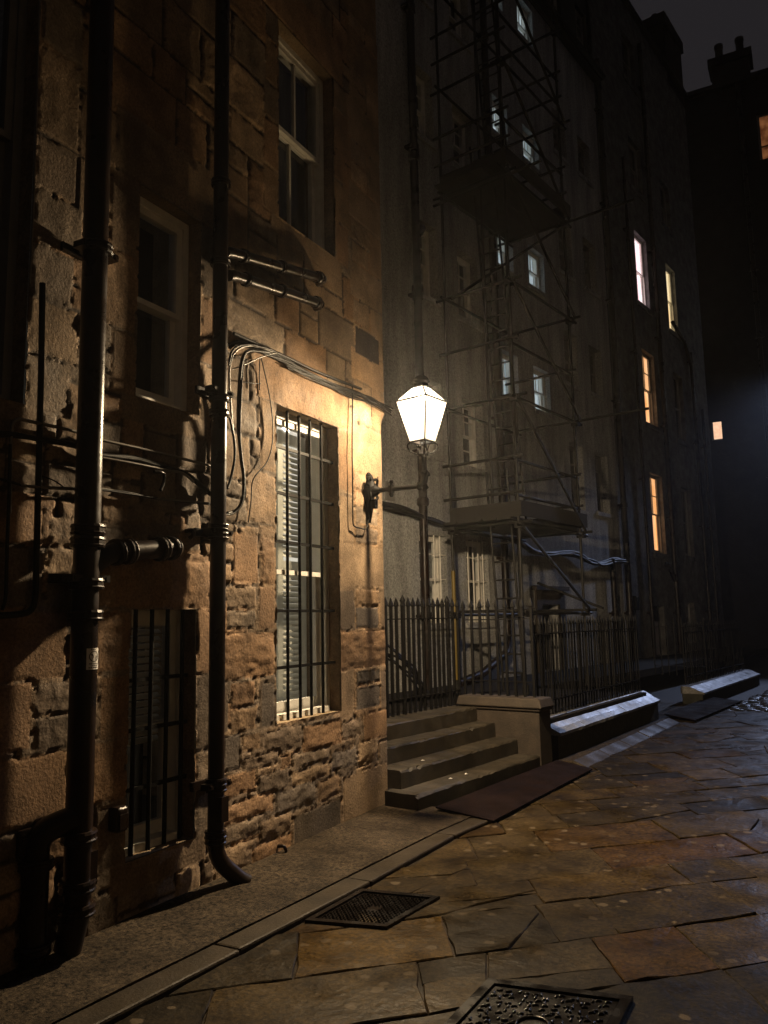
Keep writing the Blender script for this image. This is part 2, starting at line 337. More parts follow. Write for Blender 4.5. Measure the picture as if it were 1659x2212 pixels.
dressed(*OPEN['mid'], wl=(.3, .22), wr=(.16, .16), lint=.42, ov=.2)
dressed(*OPEN['low'], wl=(.3, .2), wr=(.16, .16), lint=.36, ov=.18, lk='bed')
dressed(*OPEN['high'], wl=(.2, .2), wr=(.22, .3), lint=.4)
dressed(*OPEN['tall'], wl=(.33, .2), wr=(.26, .26), lint=.36, ov=.26, lk='drove')
z = 0.; k = 0
for h in [.42, .3, .33, .37, .34, .42, .36, .33, .44, .38, .3, .46, .34, .4, .36, .42, .38, .35, .4, .4]:
    w = .6 if k % 2 == 0 else .24
    lay(Y1w-w, Y1w+.05, z, z+h, random.choice(['smooth', 'smooth', 'drove']), random.choice([PAL[0], PAL[4], PAL[2], PAL[0]]))
    if k % 2: lay(5.84, Y1w-w, z, z+h*.5, 'rock', PAL[4]); lay(5.84, Y1w-w, z+h*.5, z+h, random.choice(['rock', 'bed']), PAL[2])
    elif w > .5 and 5.575+.26 < Y1w-w: lay(5.575+.26, Y1w-w, z, z+h, 'smooth')
    z += h; k += 1
lay(5.87, 6.33, 3.93, 4.2, 'smooth', (.035, .03, .028))
# the rubble base under the tall window, coarse blocks
for z0, h in [(.0, .2), (.2, .17), (.37, .15), (.52, .15), (.67, .2)]:
    y = 4.1-random.random()*.1
    while y < 5.75:
        w = random.uniform(.26, .5); lay(y, min(y+w, 5.78), z0, z0+h, random.choice(['rock', 'rock', 'bed']), random.choice([PAL[3], PAL[5], PAL[2], PAL[3]])); y += w
    lay(5.78, 6.42, .0, .42, 'smooth', PAL[4])
# the stones one can make out round the two barred windows, measured from the wall itself
def lpx(x0, y0, x1, y1, kind, c=None):
    f = lambda x, y: onX(x*.9075, 950+y*.9075, WX)
    xm, ym = (x0+x1)/2, (y0+y1)/2; lay(f(x0, ym).y, f(x1, ym).y, f(xm, y1).z, f(xm, y0).z, kind, c)
DK, GY, OR = (.1, .085, .065), (.16, .14, .115), (.275, .18, .1)
for a_ in [(-30, 405, 165, 575, 'smooth', OR), (-30, 575, 78, 750, 'smooth'), (80, 575, 172, 655, 'rock'), (80, 655, 172, 745, 'rock'), (-30, 750, 165, 920, 'smooth', OR), (85, 920, 175, 1010, 'rock'), (-30, 250, 105, 405, 'smooth'), (105, 255, 182, 330, 'rock'), (105, 330, 182, 405, 'rock'), (-30, 150, 110, 250, 'smooth'), (110, 180, 186, 255, 'rock'),
           (215, 405, 310, 555, 'bed', OR), (238, 560, 306, 715, 'smooth', OR), (218, 560, 237, 715, 'rock'), (215, 715, 303, 865, 'drove', OR), (235, 870, 298, 1020, 'smooth'), (278, 280, 500, 403, 'bed', OR), (225, 290, 276, 400, 'rock'), (235, 205, 302, 285, 'rock'), (312, 150, 400, 195, 'rock'), (304, 197, 352, 240, 'rock'), (355, 193, 432, 240, 'rock'), (235, 130, 308, 200, 'rock'), (440, 170, 480, 265, 'smooth'), (302, 240, 440, 280, 'bed'),
           (553, 220, 616, 342, 'smooth', OR), (620, 230, 656, 345, 'bed', OR), (538, 345, 611, 405, 'rock'), (538, 405, 611, 452, 'rock'), (614, 347, 656, 452, 'smooth'), (525, 455, 656, 572, 'bed', OR), (547, 574, 608, 637, 'rock'), (547, 637, 613, 697, 'rock'), (520, 575, 545, 700, 'smooth'), (622, 574, 656, 682, 'smooth', GY),
           (625, 684, 720, 745, 'bed'), (720, 672, 815, 735, 'bed', OR), (575, 697, 622, 742, 'rock'), (530, 700, 573, 790, 'smooth', GY), (577, 744, 665, 785, 'bed'), (530, 790, 611, 848, 'rock'), (613, 787, 690, 842, 'rock'), (668, 744, 695, 785, 'rock'), (694, 738, 785, 775, 'rock'), (694, 777, 785, 815, 'bed'), (788, 735, 850, 785, 'rock', GY), (852, 712, 900, 765, 'bed'), (902, 712, 934, 775, 'smooth'), (530, 850, 652, 905, 'bed'), (655, 822, 752, 890, 'bed', GY), (755, 800, 812, 858, 'bed'), (530, 907, 615, 957, 'bed'), (618, 892, 696, 945, 'bed'), (597, 950, 696, 1012, 'bed', OR), (698, 872, 814, 968, 'smooth', DK), (816, 780, 940, 920, 'smooth', PAL[4]),
           (808, 452, 940, 545, 'bed', OR), (846, 355, 902, 395, 'rock'), (846, 396, 902, 450, 'smooth', GY), (808, 356, 844, 450, 'smooth'), (904, 358, 940, 450, 'smooth'), (808, 252, 940, 354, 'smooth', PAL[4]), (846, 160, 900, 204, 'rock'), (846, 205, 900, 250, 'rock'), (808, 132, 844, 250, 'smooth', PAL[4]), (902, 155, 940, 250, 'smooth', PAL[4]), (808, 547, 845, 660, 'smooth'), (847, 547, 905, 582, 'rock', DK), (847, 584, 905, 640, 'smooth', GY), (907, 547, 940, 640, 'smooth'), (866, 642, 940, 710, 'smooth', OR), (815, 662, 864, 710, 'bed')]: lpx(*a_)
# broad stains, and slightly darker higher up the wall
CC *= np.clip(1+.22*ND-.1*np.clip((zz-3.6)/2, 0, 1)[:, None], .4, 1.4)[:, :, None]
keep = np.ones((nz-1, ny-1), bool)
for (a, b, c, d) in OPEN.values():
    ia, ib = round((a-Y0w)/G), round((b-Y0w)/G); ic, id_ = round((c-Z0w)/G), round((d-Z0w)/G)
    keep[ic:id_, max(ia, 0):ib] = False
HH = np.clip(HH*.85, -.011, .04)
rnd = np.clip((yy-(Y1w-.09))/.09, 0, 1)**2*.055
HH -= rnd[None, :]*np.clip((3.5-zz)/.12, 0, 1)[:, None]
HH[:, -1] = np.minimum(HH[:, -1], 0)
co = np.zeros((nz, ny, 3)); co[:, :, 0] = WX+HH; co[:, :, 1] = yy[None, :]; co[:, :, 2] = zz[:, None]
house = thing('sandstone_house', 'near sandstone house with rough squared stones, barred sash windows and pipes, on the left', 'house', (WX, 4., 0))
idx = np.arange(nz*ny).reshape(nz, ny)
q = np.stack([idx[:-1, :-1][keep], idx[:-1, 1:][keep], idx[1:, 1:][keep], idx[1:, :-1][keep]], 1)
me = bpy.data.meshes.new('wall')
vv = (co.reshape(-1, 3)-np.array(house.location)).astype(np.float32)
me.vertices.add(len(vv)); me.vertices.foreach_set('co', vv.ravel())
me.loops.add(q.size); me.loops.foreach_set('vertex_index', q.ravel().astype(np.int32))
me.polygons.add(len(q)); me.polygons.foreach_set('loop_start', np.arange(0, q.size, 4, dtype=np.int32))
me.polygons.foreach_set('use_smooth', np.ones(len(q), bool))
at = me.color_attributes.new('stone', 'FLOAT_COLOR', 'POINT')
CC *= np.array([1.0, .955, .98])
at.data.foreach_set('color', np.concatenate([CC.reshape(-1, 3), np.ones((nz*ny, 1))], 1).astype(np.float32).ravel())
me.materials.append(M['stone']); me.update(calc_edges=True); me.validate()
wall = bpy.data.objects.new('wall', me); col.objects.link(wall); wall.parent = house
# the rest of the shell: return wall, upper and nearer front, reveals
mb = MB(); mb.cc = (.24, .17, .1)
def rect(mb, a, b, c, d): mb.add([a, b, c, d], [(0, 1, 2, 3)])
ZT = 12.
mb.fbox(F1, Y0w-10, Y0w, -.5, 0, -.1, ZT); mb.fbox(F1, Y0w, Y1w-.02, -.5, 0, Z1w, ZT)
mb.fbox(F1, Y1w-.3, Y1w-.004, -7, -.5, -.1, ZT); mb.fbox(F1, Y1w-.02, Y1w-.004, -.5, -.006, 3.6, ZT); mb.fbox(F1, Y1w-.02, Y1w-.004, -.5, -.056, -.1, 3.6)
mb.build('side_wall', M['stone'], house)
DEP = .11
for (a, b, c, d) in OPEN.values():
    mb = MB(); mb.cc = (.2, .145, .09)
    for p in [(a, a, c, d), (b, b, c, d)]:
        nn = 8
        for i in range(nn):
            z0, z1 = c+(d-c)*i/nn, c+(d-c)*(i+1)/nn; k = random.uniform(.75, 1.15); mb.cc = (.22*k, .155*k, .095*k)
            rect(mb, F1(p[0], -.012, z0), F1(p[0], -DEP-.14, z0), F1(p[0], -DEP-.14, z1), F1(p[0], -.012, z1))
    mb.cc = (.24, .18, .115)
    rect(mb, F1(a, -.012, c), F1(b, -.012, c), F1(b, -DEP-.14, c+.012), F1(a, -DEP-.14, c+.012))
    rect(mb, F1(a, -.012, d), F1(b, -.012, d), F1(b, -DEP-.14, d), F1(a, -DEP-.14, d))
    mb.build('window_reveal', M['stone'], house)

# ---------------------------------------------------------------- sash windows, used on every building
def window(root, F, u0, u1, z0, z1, dep=.2, paint='white', cols=(1, 1), back='dark', meet=.5, glass='glass', label=None, rows=(1, 1), fr=.05, sillp=None, lite=True, bd=.16):
    p = M[paint]; f = .05 if fr is None else fr
    mb = MB()
    mb.fbox(F, u0, u0+f, -dep-.13, -dep, z0, z1); mb.fbox(F, u1-f, u1, -dep-.13, -dep, z0, z1)
    mb.fbox(F, u0+f, u1-f, -dep-.13, -dep, z1-f, z1); mb.fbox(F, u0+f, u1-f, -dep-.13, -dep+.03, z0, z0+.045)
    w = mb.build('window', p, root, label)
    zm = z0+(z1-z0)*meet; a, b = u0+f, u1-f
    for part, (s0, s1, n0, n1, cc, rr, bt, tp) in {'upper': (zm-.02, z1-f, -dep-.055, -dep-.015, cols[0], rows[0], .035, .045), 'lower': (z0+.045, zm+.02, -dep-.105, -dep-.065, cols[1], rows[1], .075, .035)}.items():
        mb = MB(); st = .045
        mb.fbox(F, a, a+st, n0, n1, s0, s1); mb.fbox(F, b-st, b, n0, n1, s0, s1)
        mb.fbox(F, a+st, b-st, n0, n1, s0, s0+bt); mb.fbox(F, a+st, b-st, n0, n1, s1-tp, s1)
        for i in range(1, cc): x = a+st+(b-a-2*st)*i/cc; mb.fbox(F, x-.011, x+.011, n0+.006, n1-.006, s0+bt, s1-tp)
        for i in range(1, rr): z = s0+bt+(s1-s0-bt-tp)*i/rr; mb.fbox(F, a+st, b-st, n0+.009, n1-.009, z-.011, z+.011)
        mb.build('sash', p, w)
        mb = MB(); nm = (n0+n1)/2
        mb.add([F(a+st-.01, nm, s0+bt-.01), F(b-st+.01, nm, s0+bt-.01), F(b-st+.01, nm, s1-tp+.01), F(a+st-.01, nm, s1-tp+.01)], [(0, 1, 2, 3)])
        mb.build('pane', M[glass], w)
    if back:
        n = -dep-bd
        mb = MB(); nn = 14; vs = []; fs = []
        for i in range(nn+1):
            x = u0+.02+(u1-u0-.04)*i/nn; dn = .02*math.sin(i*1.9) if back in ('curt', 'warmroom', 'pinkroom', 'creamroom') else 0
            vs += [F(x, n+dn, z0), F(x, n+dn, z1)]
        fs = [(2*i, 2*i+2, 2*i+3, 2*i+1) for i in range(nn)]
        mb.add(vs, fs, True); mb.build('curtain_or_back', M[back], w)  # dark backs are near-black sheets painted in place of unlit rooms
    return w
def bars(w, F, us, zs, u0, u1, z0, z1, n=-.06, r=.011, m='ironm', over=0.):
    for u in us: MB().tube([F(u, n, z0-.01), F(u, n, z1+.01)], r, 8).build('bar', M[m], w)
    for z in zs: MB().fbox(F, u0-.01, u1-over, n-.02, n+.002, z-.011, z+.011).build('crossbar', M[m], w)

a, b, c, d = OPEN['tall']
w = window(house, F1, a, b, c, d, DEP, 'white', back=None, meet=.47, label='tall white sash window behind five black bars beside the wall lamp')
bars(w, F1, [4.755, 4.915, 5.075, 5.225, 5.39], [1.27, 1.68, 2.19, 2.555, 2.905], a, b, c, d, -.055, .012)
mb = MB()                                             # louvred shutters behind the glass
nb = -DEP-.2
for (s0, s1) in [(a+.03, (a+b)/2-.01), ((a+b)/2+.01, b-.03)]:
    mb.fbox(F1, s0, s0+.07, nb-.03, nb, c+.03, d-.06); mb.fbox(F1, s1-.07, s1, nb-.03, nb, c+.03, d-.06)
    for z in (c+.03, (c+d)/2-.05, d-.16): mb.fbox(F1, s0+.07, s1-.07, nb-.03, nb, z, z+.09)
    z = c+.14
    while z < d-.2:
        if not ((c+d)/2-.08 < z < (c+d)/2+.05):
            mb.hexa([F1(s0+.07, nb-.022, z+.02), F1(s1-.07, nb-.022, z+.02), F1(s1-.07, nb+.006, z-.018), F1(s0+.07, nb+.006, z-.018),
                     F1(s0+.07, nb-.026, z+.028), F1(s1-.07, nb-.026, z+.028), F1(s1-.07, nb+.004, z-.010), F1(s0+.07, nb+.004, z-.010)])
        z += .046
mb.build('louvre_shutter', M['shut'], w)
MB().fbox(F1, a+.02, b-.02, nb-.1, nb-.09, c, d).build('curtain_or_back', M['shutter_fill'], w)  # glowing sheet added to brighten the shutters from behind
a, b, c, d = OPEN['low']
w = window(house, F1, a, b, c, d, DEP, 'white', back='dark', meet=.5, label='low barred window with a half drawn slatted blind', bd=.3)
bars(w, F1, [3.42, 3.55, 3.68, 3.81], [.68, 1.005, 1.285], a, b, c, d, -.07, .013)
mb = MB(); z = d-.09
while z > c+.58:
    mb.hexa([F1(a+.06, -DEP-.15, z+.012), F1(b-.06, -DEP-.15, z+.012), F1(b-.06, -DEP-.115, z-.014), F1(a+.06, -DEP-.115, z-.014), F1(a+.06, -DEP-.151, z+.015), F1(b-.06, -DEP-.151, z+.015), F1(b-.06, -DEP-.116, z-.011), F1(a+.06, -DEP-.116, z-.011)]); z -= .043
mb.build('slatted_blind', M['slatm'], w)
a, b, c, d = OPEN['mid']
window(house, F1, a, b, c, d, DEP, 'white', back='dark', label='small dark sash window above the low barred one', bd=.3)
a, b, c, d = OPEN['high']
window(house, F1, a, b, c, d, DEP, 'offw', cols=(2, 2), back='curt', label='upper sash window with one upright glazing bar', bd=.2, meet=.53)
a, b, c, d = OPEN['edge']
window(house, F1, a, b, c, d, DEP, 'dull', back='dark', bd=.3)

# ================================================================ things fixed to the near wall
def collar(mb, p, t, r, w=.05, k=16):
    p = V(p); t = V(t).normalized(); g = r*1.28
    prof = [(-w/2, r*1.0), (-w/2, g), (-w*.28, g*1.06), (-w*.16, g), (w*.16, g), (w*.28, g*1.06), (w/2, g), (w/2, r*1.0)]
    mb.tube([p+t*a for a, _ in prof], [b for _, b in prof], k, cap=False, smooth=False)
def bracket(mb, p, r, wallx, dy=0.):
    p = V(p); mb.box((p.x-.5*(p.x-wallx), p.y, p.z), (p.x-wallx+.02, .03, .03)); 
    mb.box((p.x, p.y, p.z), (r*1.2, r*2+.11, .035)); 
    for s in (-1, 1): mb.tube([V((p.x-.03, p.y+s*(r+.035), p.z)), V((p.x+.045, p.y+s*(r+.035), p.z))], .012, 8)
    mb.box((wallx+.012, p.y, p.z), (.02, r*2+.15, .05))
PX = WX+.115
# big soil pipe by the low window
y1 = onX(190, 1145, PX).y; 
p1 = thing('drainpipe', 'thick black iron soil pipe with a side branch, left of the low window', 'drainpipe', (PX, y1, 0), 'black drainpipes on the near house')
zb = .16
MB().tube(fillet([(PX, y1-.02, 9.), (PX, y1, .28), (PX+.0, y1-.0, .22), (PX-.03, y1-.02, .05)], .08), .066, 20).build('pipe', M['iron'], p1)
for y in (530, 1145, 1172, 1262, 1330, 1800, 1905, 1955): 
    mb = MB(); z = onX(190, y, PX).z; collar(mb, (PX, y1, z), (0, 0, 1), .066, .055); mb.build('collar', M['iron'], p1)
for y in (535, 1250):
    mb = MB(); bracket(mb, (PX, y1, onX(190, y, PX).z), .066, WX); mb.build('bracket', M['iron'], p1)
zbr = onX(240, 1195, PX).z
A = V((PX, y1, zbr-.10)); B = V((PX+.01, y1+.13, zbr+.0)); C = V((PX-.005, y1+.58, zbr+.055)); D = V((WX-.03, y1+.70, zbr+.06))
MB().tube(fillet([A, B, C, C+V((-.01, .09, .01)), D], .09, 6), .054, 18).build('branch', M['iron'], p1)
for t_ in (.12, .3, .88): 
    q_ = B.lerp(C, t_); mb = MB(); collar(mb, q_, C-B, .054, .05 if t_ > .2 else .035); mb.build('collar', M['iron'], p1)
mb = MB(); collar(mb, C+V((-.012, .04, .006)), V((-.25, 1, .1)), .054, .045); mb.build('collar', M['iron'], p1)
MB().box((PX+.005, y1+.045, onX(190, 1870, PX).z), (.11, .05, .16)).build('access_plate', M['iron'], p1)
# sticker wrapped on that pipe
st = thing('sticker', 'small white sticker with a black animal in a ring, on the thick soil pipe', 'sticker', (PX, y1, onX(197, 1422, PX).z))
zs = st.location.z; rr = .0675; ang0, ang1 = R(-32), R(40)
def cyl(a, z, r=rr): return V((PX+r*math.cos(a), y1+r*math.sin(a), z))
mb = MB(); nn = 10; h = .105
mb.add([cyl(ang0+(ang1-ang0)*i/nn, zs+s*h/2) for i in range(nn+1) for s in (-1, 1)], [(2*i, 2*i+2, 2*i+3, 2*i+1) for i in range(nn)], True)
mb.build('paper', M['sticker'], st)
mb = MB()
def pt(u, v): return cyl(ang0+(ang1-ang0)*(u+.5), zs+v, rr+.0007)          # u -.5...5 across, v metres up
def poly(P): mb.add([pt(*p) for p in P], [list(range(len(P)))])
for i in range(28):
    a0, a1 = 2*math.pi*i/28, 2*math.pi*(i+1)/28
    poly([(.0+.36*math.cos(a0), .012+.027*math.sin(a0)), (.0+.36*math.cos(a1), .012+.027*math.sin(a1)), (.0+.30*math.cos(a1), .012+.0235*math.sin(a1)), (.0+.30*math.cos(a0), .012+.0235*math.sin(a0))])
poly([(-.1, .014), (.16, .017), (.2, .009), (-.08, .006)]); poly([(-.26, .019), (-.16, .027), (-.06, .017), (-.1, .011), (-.18, .017)])
poly([(-.1, .008), (-.05, .008), (-.17, -.008), (-.2, -.008)]); poly([(.12, .01), (.2, .011), (.17, -.008), (.13, -.008)]); poly([(.16, .016), (.2, .016), (.24, .008), (.22, .007)])
for v, (a, b) in {-.024: (-.34, .36), -.033: (-.14, .32), -.043: (-.36, .36), .046: (-.25, .1)}.items():
    x = a
    while x < b-.03: 
        g = random.uniform(.05, .11); poly([(x, v-.0024), (min(x+g, b), v-.0024), (min(x+g, b), v+.0024), (x, v+.0024)]); x += g+.035
mb.build('print', M['ink'], st)
# second downpipe
P2 = WX+.10; y2 = onX(470, 1300, P2).y
p2 = thing('drainpipe', 'slim black iron downpipe with a bent foot between the low and the tall barred windows', 'drainpipe', (P2, y2, 0), 'black drainpipes on the near house')
MB().tube(fillet([(P2, y2, 9.), (P2, y2, .2), (P2+.06, y2+.15, .05), (P2+.09, y2+.19, .02)], .1), .05, 18).build('pipe', M['iron'], p2)
for y in (391, 565, 860, 892, 1139, 1158, 1688, 1700, 1800, 1812):
    mb = MB(); collar(mb, (P2, y2, onX(470, y, P2).z), (0, 0, 1), .05, .045); mb.build('collar', M['iron'], p2)
for y in (1150, 1694, 845):
    mb = MB(); bracket(mb, (P2, y2, onX(470, y, P2).z), .05, WX); mb.build('bracket', M['iron'], p2)
MB().fbox(F1, y2-.03, y2+.035, .13, .17, onX(470, 1772, P2).z, onX(470, 1718, P2).z).build('access_plate', M['iron'], p2)
def wallpipe(a, b, r, lab):
    a, b = onX(*a, WX+.1), onX(*b, WX+.09); t = thing('wall_pipe', lab, 'pipe', a, 'black waste pipes on the near wall')
    MB().tube(fillet([a-V((0, .05, .02)), a, b, b+V((-.12, .05, .01))], .05), r, 14).build('pipe', M['iron'], t)
    for k in (.12, .5, .93):
        mb = MB(); collar(mb, a.lerp(b, k), b-a, r, .05 if k > .9 else .035); mb.build('collar', M['iron'], t)
wallpipe((497, 545), (700, 603), .038, 'higher of two black waste pipes sloping right from the slim downpipe')
wallpipe((505, 595), (695, 657), .038, 'lower of two black waste pipes sloping right from the slim downpipe')
# gully stub, vents
g = onZ(88, 2090, .03); gp = thing('gully_pipe', 'short black pipe stub rising from the pavement beside the thick soil pipe', 'pipe', (g.x-.06, g.y, .03))
gx, gy = gp.location.x, gp.location.y
gt = .62
MB().tube(fillet([(gx, gy, .0), (gx, gy, gt), (PX, y1-.02, gt+.05)], .1), .062, 18).build('pipe', M['iron'], gp)
for z in (.1, gt-.14): mb = MB(); collar(mb, (gx, gy, z), (0, 0, 1), .062, .05); mb.build('collar', M['iron'], gp)
def ventbox(x, y, w, h, lab, dep=.07):
    c = onX(x, y, WX+.01); t = thing('vent_box', lab, 'vent', (WX, c.y, c.z-h/2))
    o = MB().fbox(F1, c.y-w/2, c.y+w/2, -.02, dep, c.z-h/2, c.z+h/2).build('hood', M['iron'], t); bevel(o, .02, 3)
    MB().fbox(F1, c.y-w*.36, c.y+w*.36, -.02, dep+.005, c.z-h*.36, c.z+h*.22).build('cover', M['iron'], t)
ventbox(250, 1768, .082, .13, 'black rounded vent box on the stone left of the low barred window')
ventbox(56, 1822, .1, .13, 'dark square vent low on the wall left of the thick soil pipe', .03)
ci = thing('hook', 'small iron hook on the wall near the right end of the soil pipe branch', 'hook', onX(402, 1147, WX))
q_ = onX(402, 1147, WX)
MB().tube(smoothline([q_, q_+V((.05, 0, .0)), q_+V((.055, .0, -.03)), q_+V((.03, 0, -.045))]), .014, 10).build('rod', M['iron'], ci)
q_ = onX(603, 1828, WX); ring = thing('hook', 'iron loop sticking out low on the wall near the foot of the slim downpipe', 'hook', q_)
MB().tube(smoothline([q_+V((-.02, -.02, .0)), q_+V((.05, -.02, .01)), q_+V((.06, 0, -.03)), q_+V((.05, .02, -.05)), q_+V((-.02, .02, -.05))]), .012, 8).build('rod', M['iron'], ring)

# cables: strands tied into runs, each run one thing
def run(lab, strands, cat='cable', grp='cables on the near wall', name='cable_run', m='cable'):
    P0 = onX(*strands[0][0][0], WX+.02); t = thing(name, lab, cat, P0, grp)
    for s in strands:
        pts, r = s[0], s[1]; mm = s[2] if len(s) > 2 else m; off = s[3] if len(s) > 3 else .025
        MB().tube(smoothline([onX(x, y, WX+off+random.uniform(0, .012)) for x, y in pts], 5), r, 7).build('strand', M[mm], t)
    return t
def jit(pts, a): return [(x+random.uniform(-a, a)*.6, y+random.uniform(-a, a)) for x, y in pts]
base = [(494, 748), (515, 741), (540, 745), (575, 760), (620, 783), (665, 806), (710, 826), (760, 846), (805, 864), (845, 886)]
run('tangle of thin cables running over the lintel of the tall barred window to the corner',
    [(jit(base, 6), random.choice([.005, .006, .008]), random.choice(['cable', 'cable', 'cable', 'cable', 'cableg'])) for i in range(9)]+
    [(jit([(x, y+9) for x, y in base[4:]], 4), .005, 'cable') for i in range(3)]+[([(505, 720), (560, 745), (620, 772), (690, 805), (780, 840)], .012, 'cable')])
z6 = lambda L: [((650+x*.42194)/1.507, (1000+y*.42194)/1.507) for x, y in L]
run('black and grey cables looping down beside the slim downpipe left of the tall window',
    [(z6([(560, 345), (440, 300), (340, 305), (270, 350), (235, 440), (228, 560), (240, 760), (250, 900), (268, 1080), (262, 1230), (225, 1370)]), .008, 'cableg', .05),
     (z6([(560, 330), (400, 290), (300, 300), (245, 350), (225, 450)]), .008, 'cable', .06),
     (z6([(540, 350), (380, 335), (325, 420), (305, 620), (298, 900), (318, 1150), (340, 1320), (330, 1490), (280, 1570), (215, 1590)]), .013, 'cable', .04),
     (z6([(500, 345), (365, 345), (335, 470), (320, 700), (312, 980), (326, 1160), (344, 1330), (325, 1510), (262, 1590), (200, 1600)]), .006, 'cable', .05),
     (z6([(232, 850), (255, 960), (270, 1060), (268, 1180), (240, 1320), (215, 1400)]), .009, 'cable', .06),
     (z6([(250, 480), (330, 450), (430, 405), (520, 370), (600, 350)]), .005, 'cableg', .03)])
run('thin dark wire hanging in a long wave down the stones left of the tall window',
    [(z6([(470, 380), (500, 500), (545, 720), (566, 940), (552, 1100), (510, 1210), (430, 1300), (403, 1370), (396, 1500), (375, 1660)]), .0045)])
run('short forked wire hanging from the cables above the tall window', [(z6([(465, 390), (460, 500), (463, 640)]), .004), (z6([(320, 575), (400, 585), (470, 590)]), .004)])
run('thin cable dropping down the stone to the wall lamp bracket', [(z6([(1150, 585), (1178, 620), (1178, 800), (1176, 1100), (1180, 1400), (1182, 1640), (1195, 1690), (1240, 1705), (1285, 1708), (1300, 1640)]), .006)])
z5 = lambda L: [((x*.51236)/1.507, (800+y*.51236)/1.507) for x, y in L]
run('pale conduit bending up and running right behind the thick soil pipe', [(z5([(62, 1700), (66, 1300), (72, 1200), (80, 1130), (120, 1102), (200, 1118), (480, 1180), (640, 1232), (900, 1290), (1150, 1350), (1345, 1402)]), .009, 'cableg', .03)], name='conduit', cat='conduit')
run('sagging bundle of black cables between the two downpipes under the small window',
    [(jit(z5([(-60, 1195), (100, 1200), (300, 1240), (500, 1275), (640, 1325), (840, 1352), (1000, 1395), (1180, 1448), (1260, 1510), (1340, 1580)]), 2.5), random.choice([.008, .01, .013]), 'cable', .03) for i in range(6)]+
    [(z5([(640, 1345), (860, 1385), (1060, 1425), (1160, 1445), (1230, 1500)]), .008, 'cableg', .045)])
run('lowest pair of thin cables crossing the wall above the pipe branch',
    [(jit(z5([(-60, 1465), (60, 1500), (200, 1530), (500, 1545), (640, 1548), (800, 1568), (1000, 1608), (1200, 1628), (1350, 1640)]), 2), .006, k_, .03) for k_ in ('cable', 'cableg', 'cable')]+[(z5([(240, 1455), (340, 1490), (420, 1545)]), .004)])
run('short bent pipe end poking out under the cable bundle', [(z5([(980, 1435), (1020, 1438), (1042, 1455), (1040, 1500), (1020, 1555)]), .011, 'iron', .05)], name='pipe_end', cat='pipe')
run('thick dark conduit dropping down the wall at the far left and turning left',
    [([(92, 612), (89, 800), (85, 960), (79, 1200), (76, 1290), (64, 1320), (30, 1328), (-20, 1330)], .016, 'cable', .03)], name='conduit', cat='conduit')
run('thin conduit left of the thick one running straight down the wall', [([(22, 960), (20, 1060), (15, 1200), (12, 1290), (4, 1318)], .009, 'cable', .03)], name='conduit', cat='conduit')
run('thin pale wire down the dark stone beside the far left window', [([(86, -40), (80, 200), (72, 450), (64, 612)], .006, 'cableg', .02)])

# ---------------------------------------------------------------- the wall lantern
LX, LY = -2.85, 6.05
lamp = thing('wall_lantern', 'lit four sided glass lantern on a black iron bracket at the house corner', 'street lamp', (WX, LY, 2.5))
mb = MB()                                              # ornate wall plate
prof = [(2.44, .012, .015), (2.5, .02, .03), (2.58, .028, .045), (2.62, .05, .06), (2.655, .035, .05), (2.68, .055, .06), (2.72, .075, .08), (2.76, .07, .075), (2.79, .045, .06), (2.82, .03, .05), (2.845, .034, .045), (2.87, .018, .03), (2.89, .004, .01)]
k = 14; vs = []
for z, ry, rx in prof:
    for j in range(k): a = 2*math.pi*j/k; vs.append(V((WX-.005+max(-.01, rx*math.cos(a)+.02), LY+ry*math.sin(a)*(1+.12*math.sin(z*90)), z)))
fs = [(i*k+j, i*k+(j+1) % k, (i+1)*k+(j+1) % k, (i+1)*k+j) for i in range(len(prof)-1) for j in range(k)]
mb.add(vs, fs, True)
for s in (-1, 1):
    mb.tube(smoothline([V((WX+.05, LY+s*.02, 2.82)), V((WX+.06, LY+s*.075, 2.83)), V((WX+.05, LY+s*.085, 2.775)), V((WX+.05, LY+s*.05, 2.755))]), .013, 8)
    mb.tube(smoothline([V((WX+.05, LY+s*.03, 2.64)), V((WX+.07, LY+s*.06, 2.66)), V((WX+.06, LY+s*.05, 2.7))]), .012, 8)
mb.box((WX+.075, LY, 2.6), (.03, .05, .07))
mb.build('wall_plate', M['ironm'], lamp)
AZ = 2.72
mb = MB(); mb.tube([V((WX+.03, LY, AZ)), V((LX+.02, LY, AZ))], .021, 14)
mb.tube([V((WX+.06, LY, AZ)), V((WX+.075, LY, AZ)), V((WX+.1, LY, AZ)), V((WX+.13, LY, AZ))], [.052, .055, .04, .022], 14)
mb.tube([V((LX-.06, LY, AZ)), V((LX-.05, LY, AZ)), V((LX-.03, LY, AZ)), V((LX-.02, LY, AZ))], [.024, .036, .036, .024], 14)
xk = LX-.31
mb.box((xk, LY, AZ), (.034, .05, .06)); mb.tube([V((xk, LY, AZ-.07)), V((xk, LY, AZ-.05)), V((xk, LY, AZ+.05)), V((xk, LY, AZ+.055)), V((xk, LY, AZ+.075))], [.012, .02, .012, .02, .016], 10)
mb.build('arm', M['ironm'], lamp)
mb = MB(); mb.tube(smoothline([V((LX-.05, LY, AZ)), V((LX-.005, LY, AZ+.02)), V((LX+.01, LY, AZ+.07)), V((LX, LY, AZ+.13)), V((LX, LY, AZ+.2)), V((LX, LY, 2.99))], 5), [.03]*15+[.028]*11, 12)
mb.tube([V((LX+.02, LY, AZ+.085)), V((LX+.05, LY, AZ+.1)), V((LX+.055, LY, AZ+.1))], [.02, .024, .01], 10)
mb.tube([V((LX+.0, LY, AZ+.02)), V((LX+.02, LY, AZ-.02)), V((LX+.0, LY, AZ-.05))], [.02, .026, .008], 10)
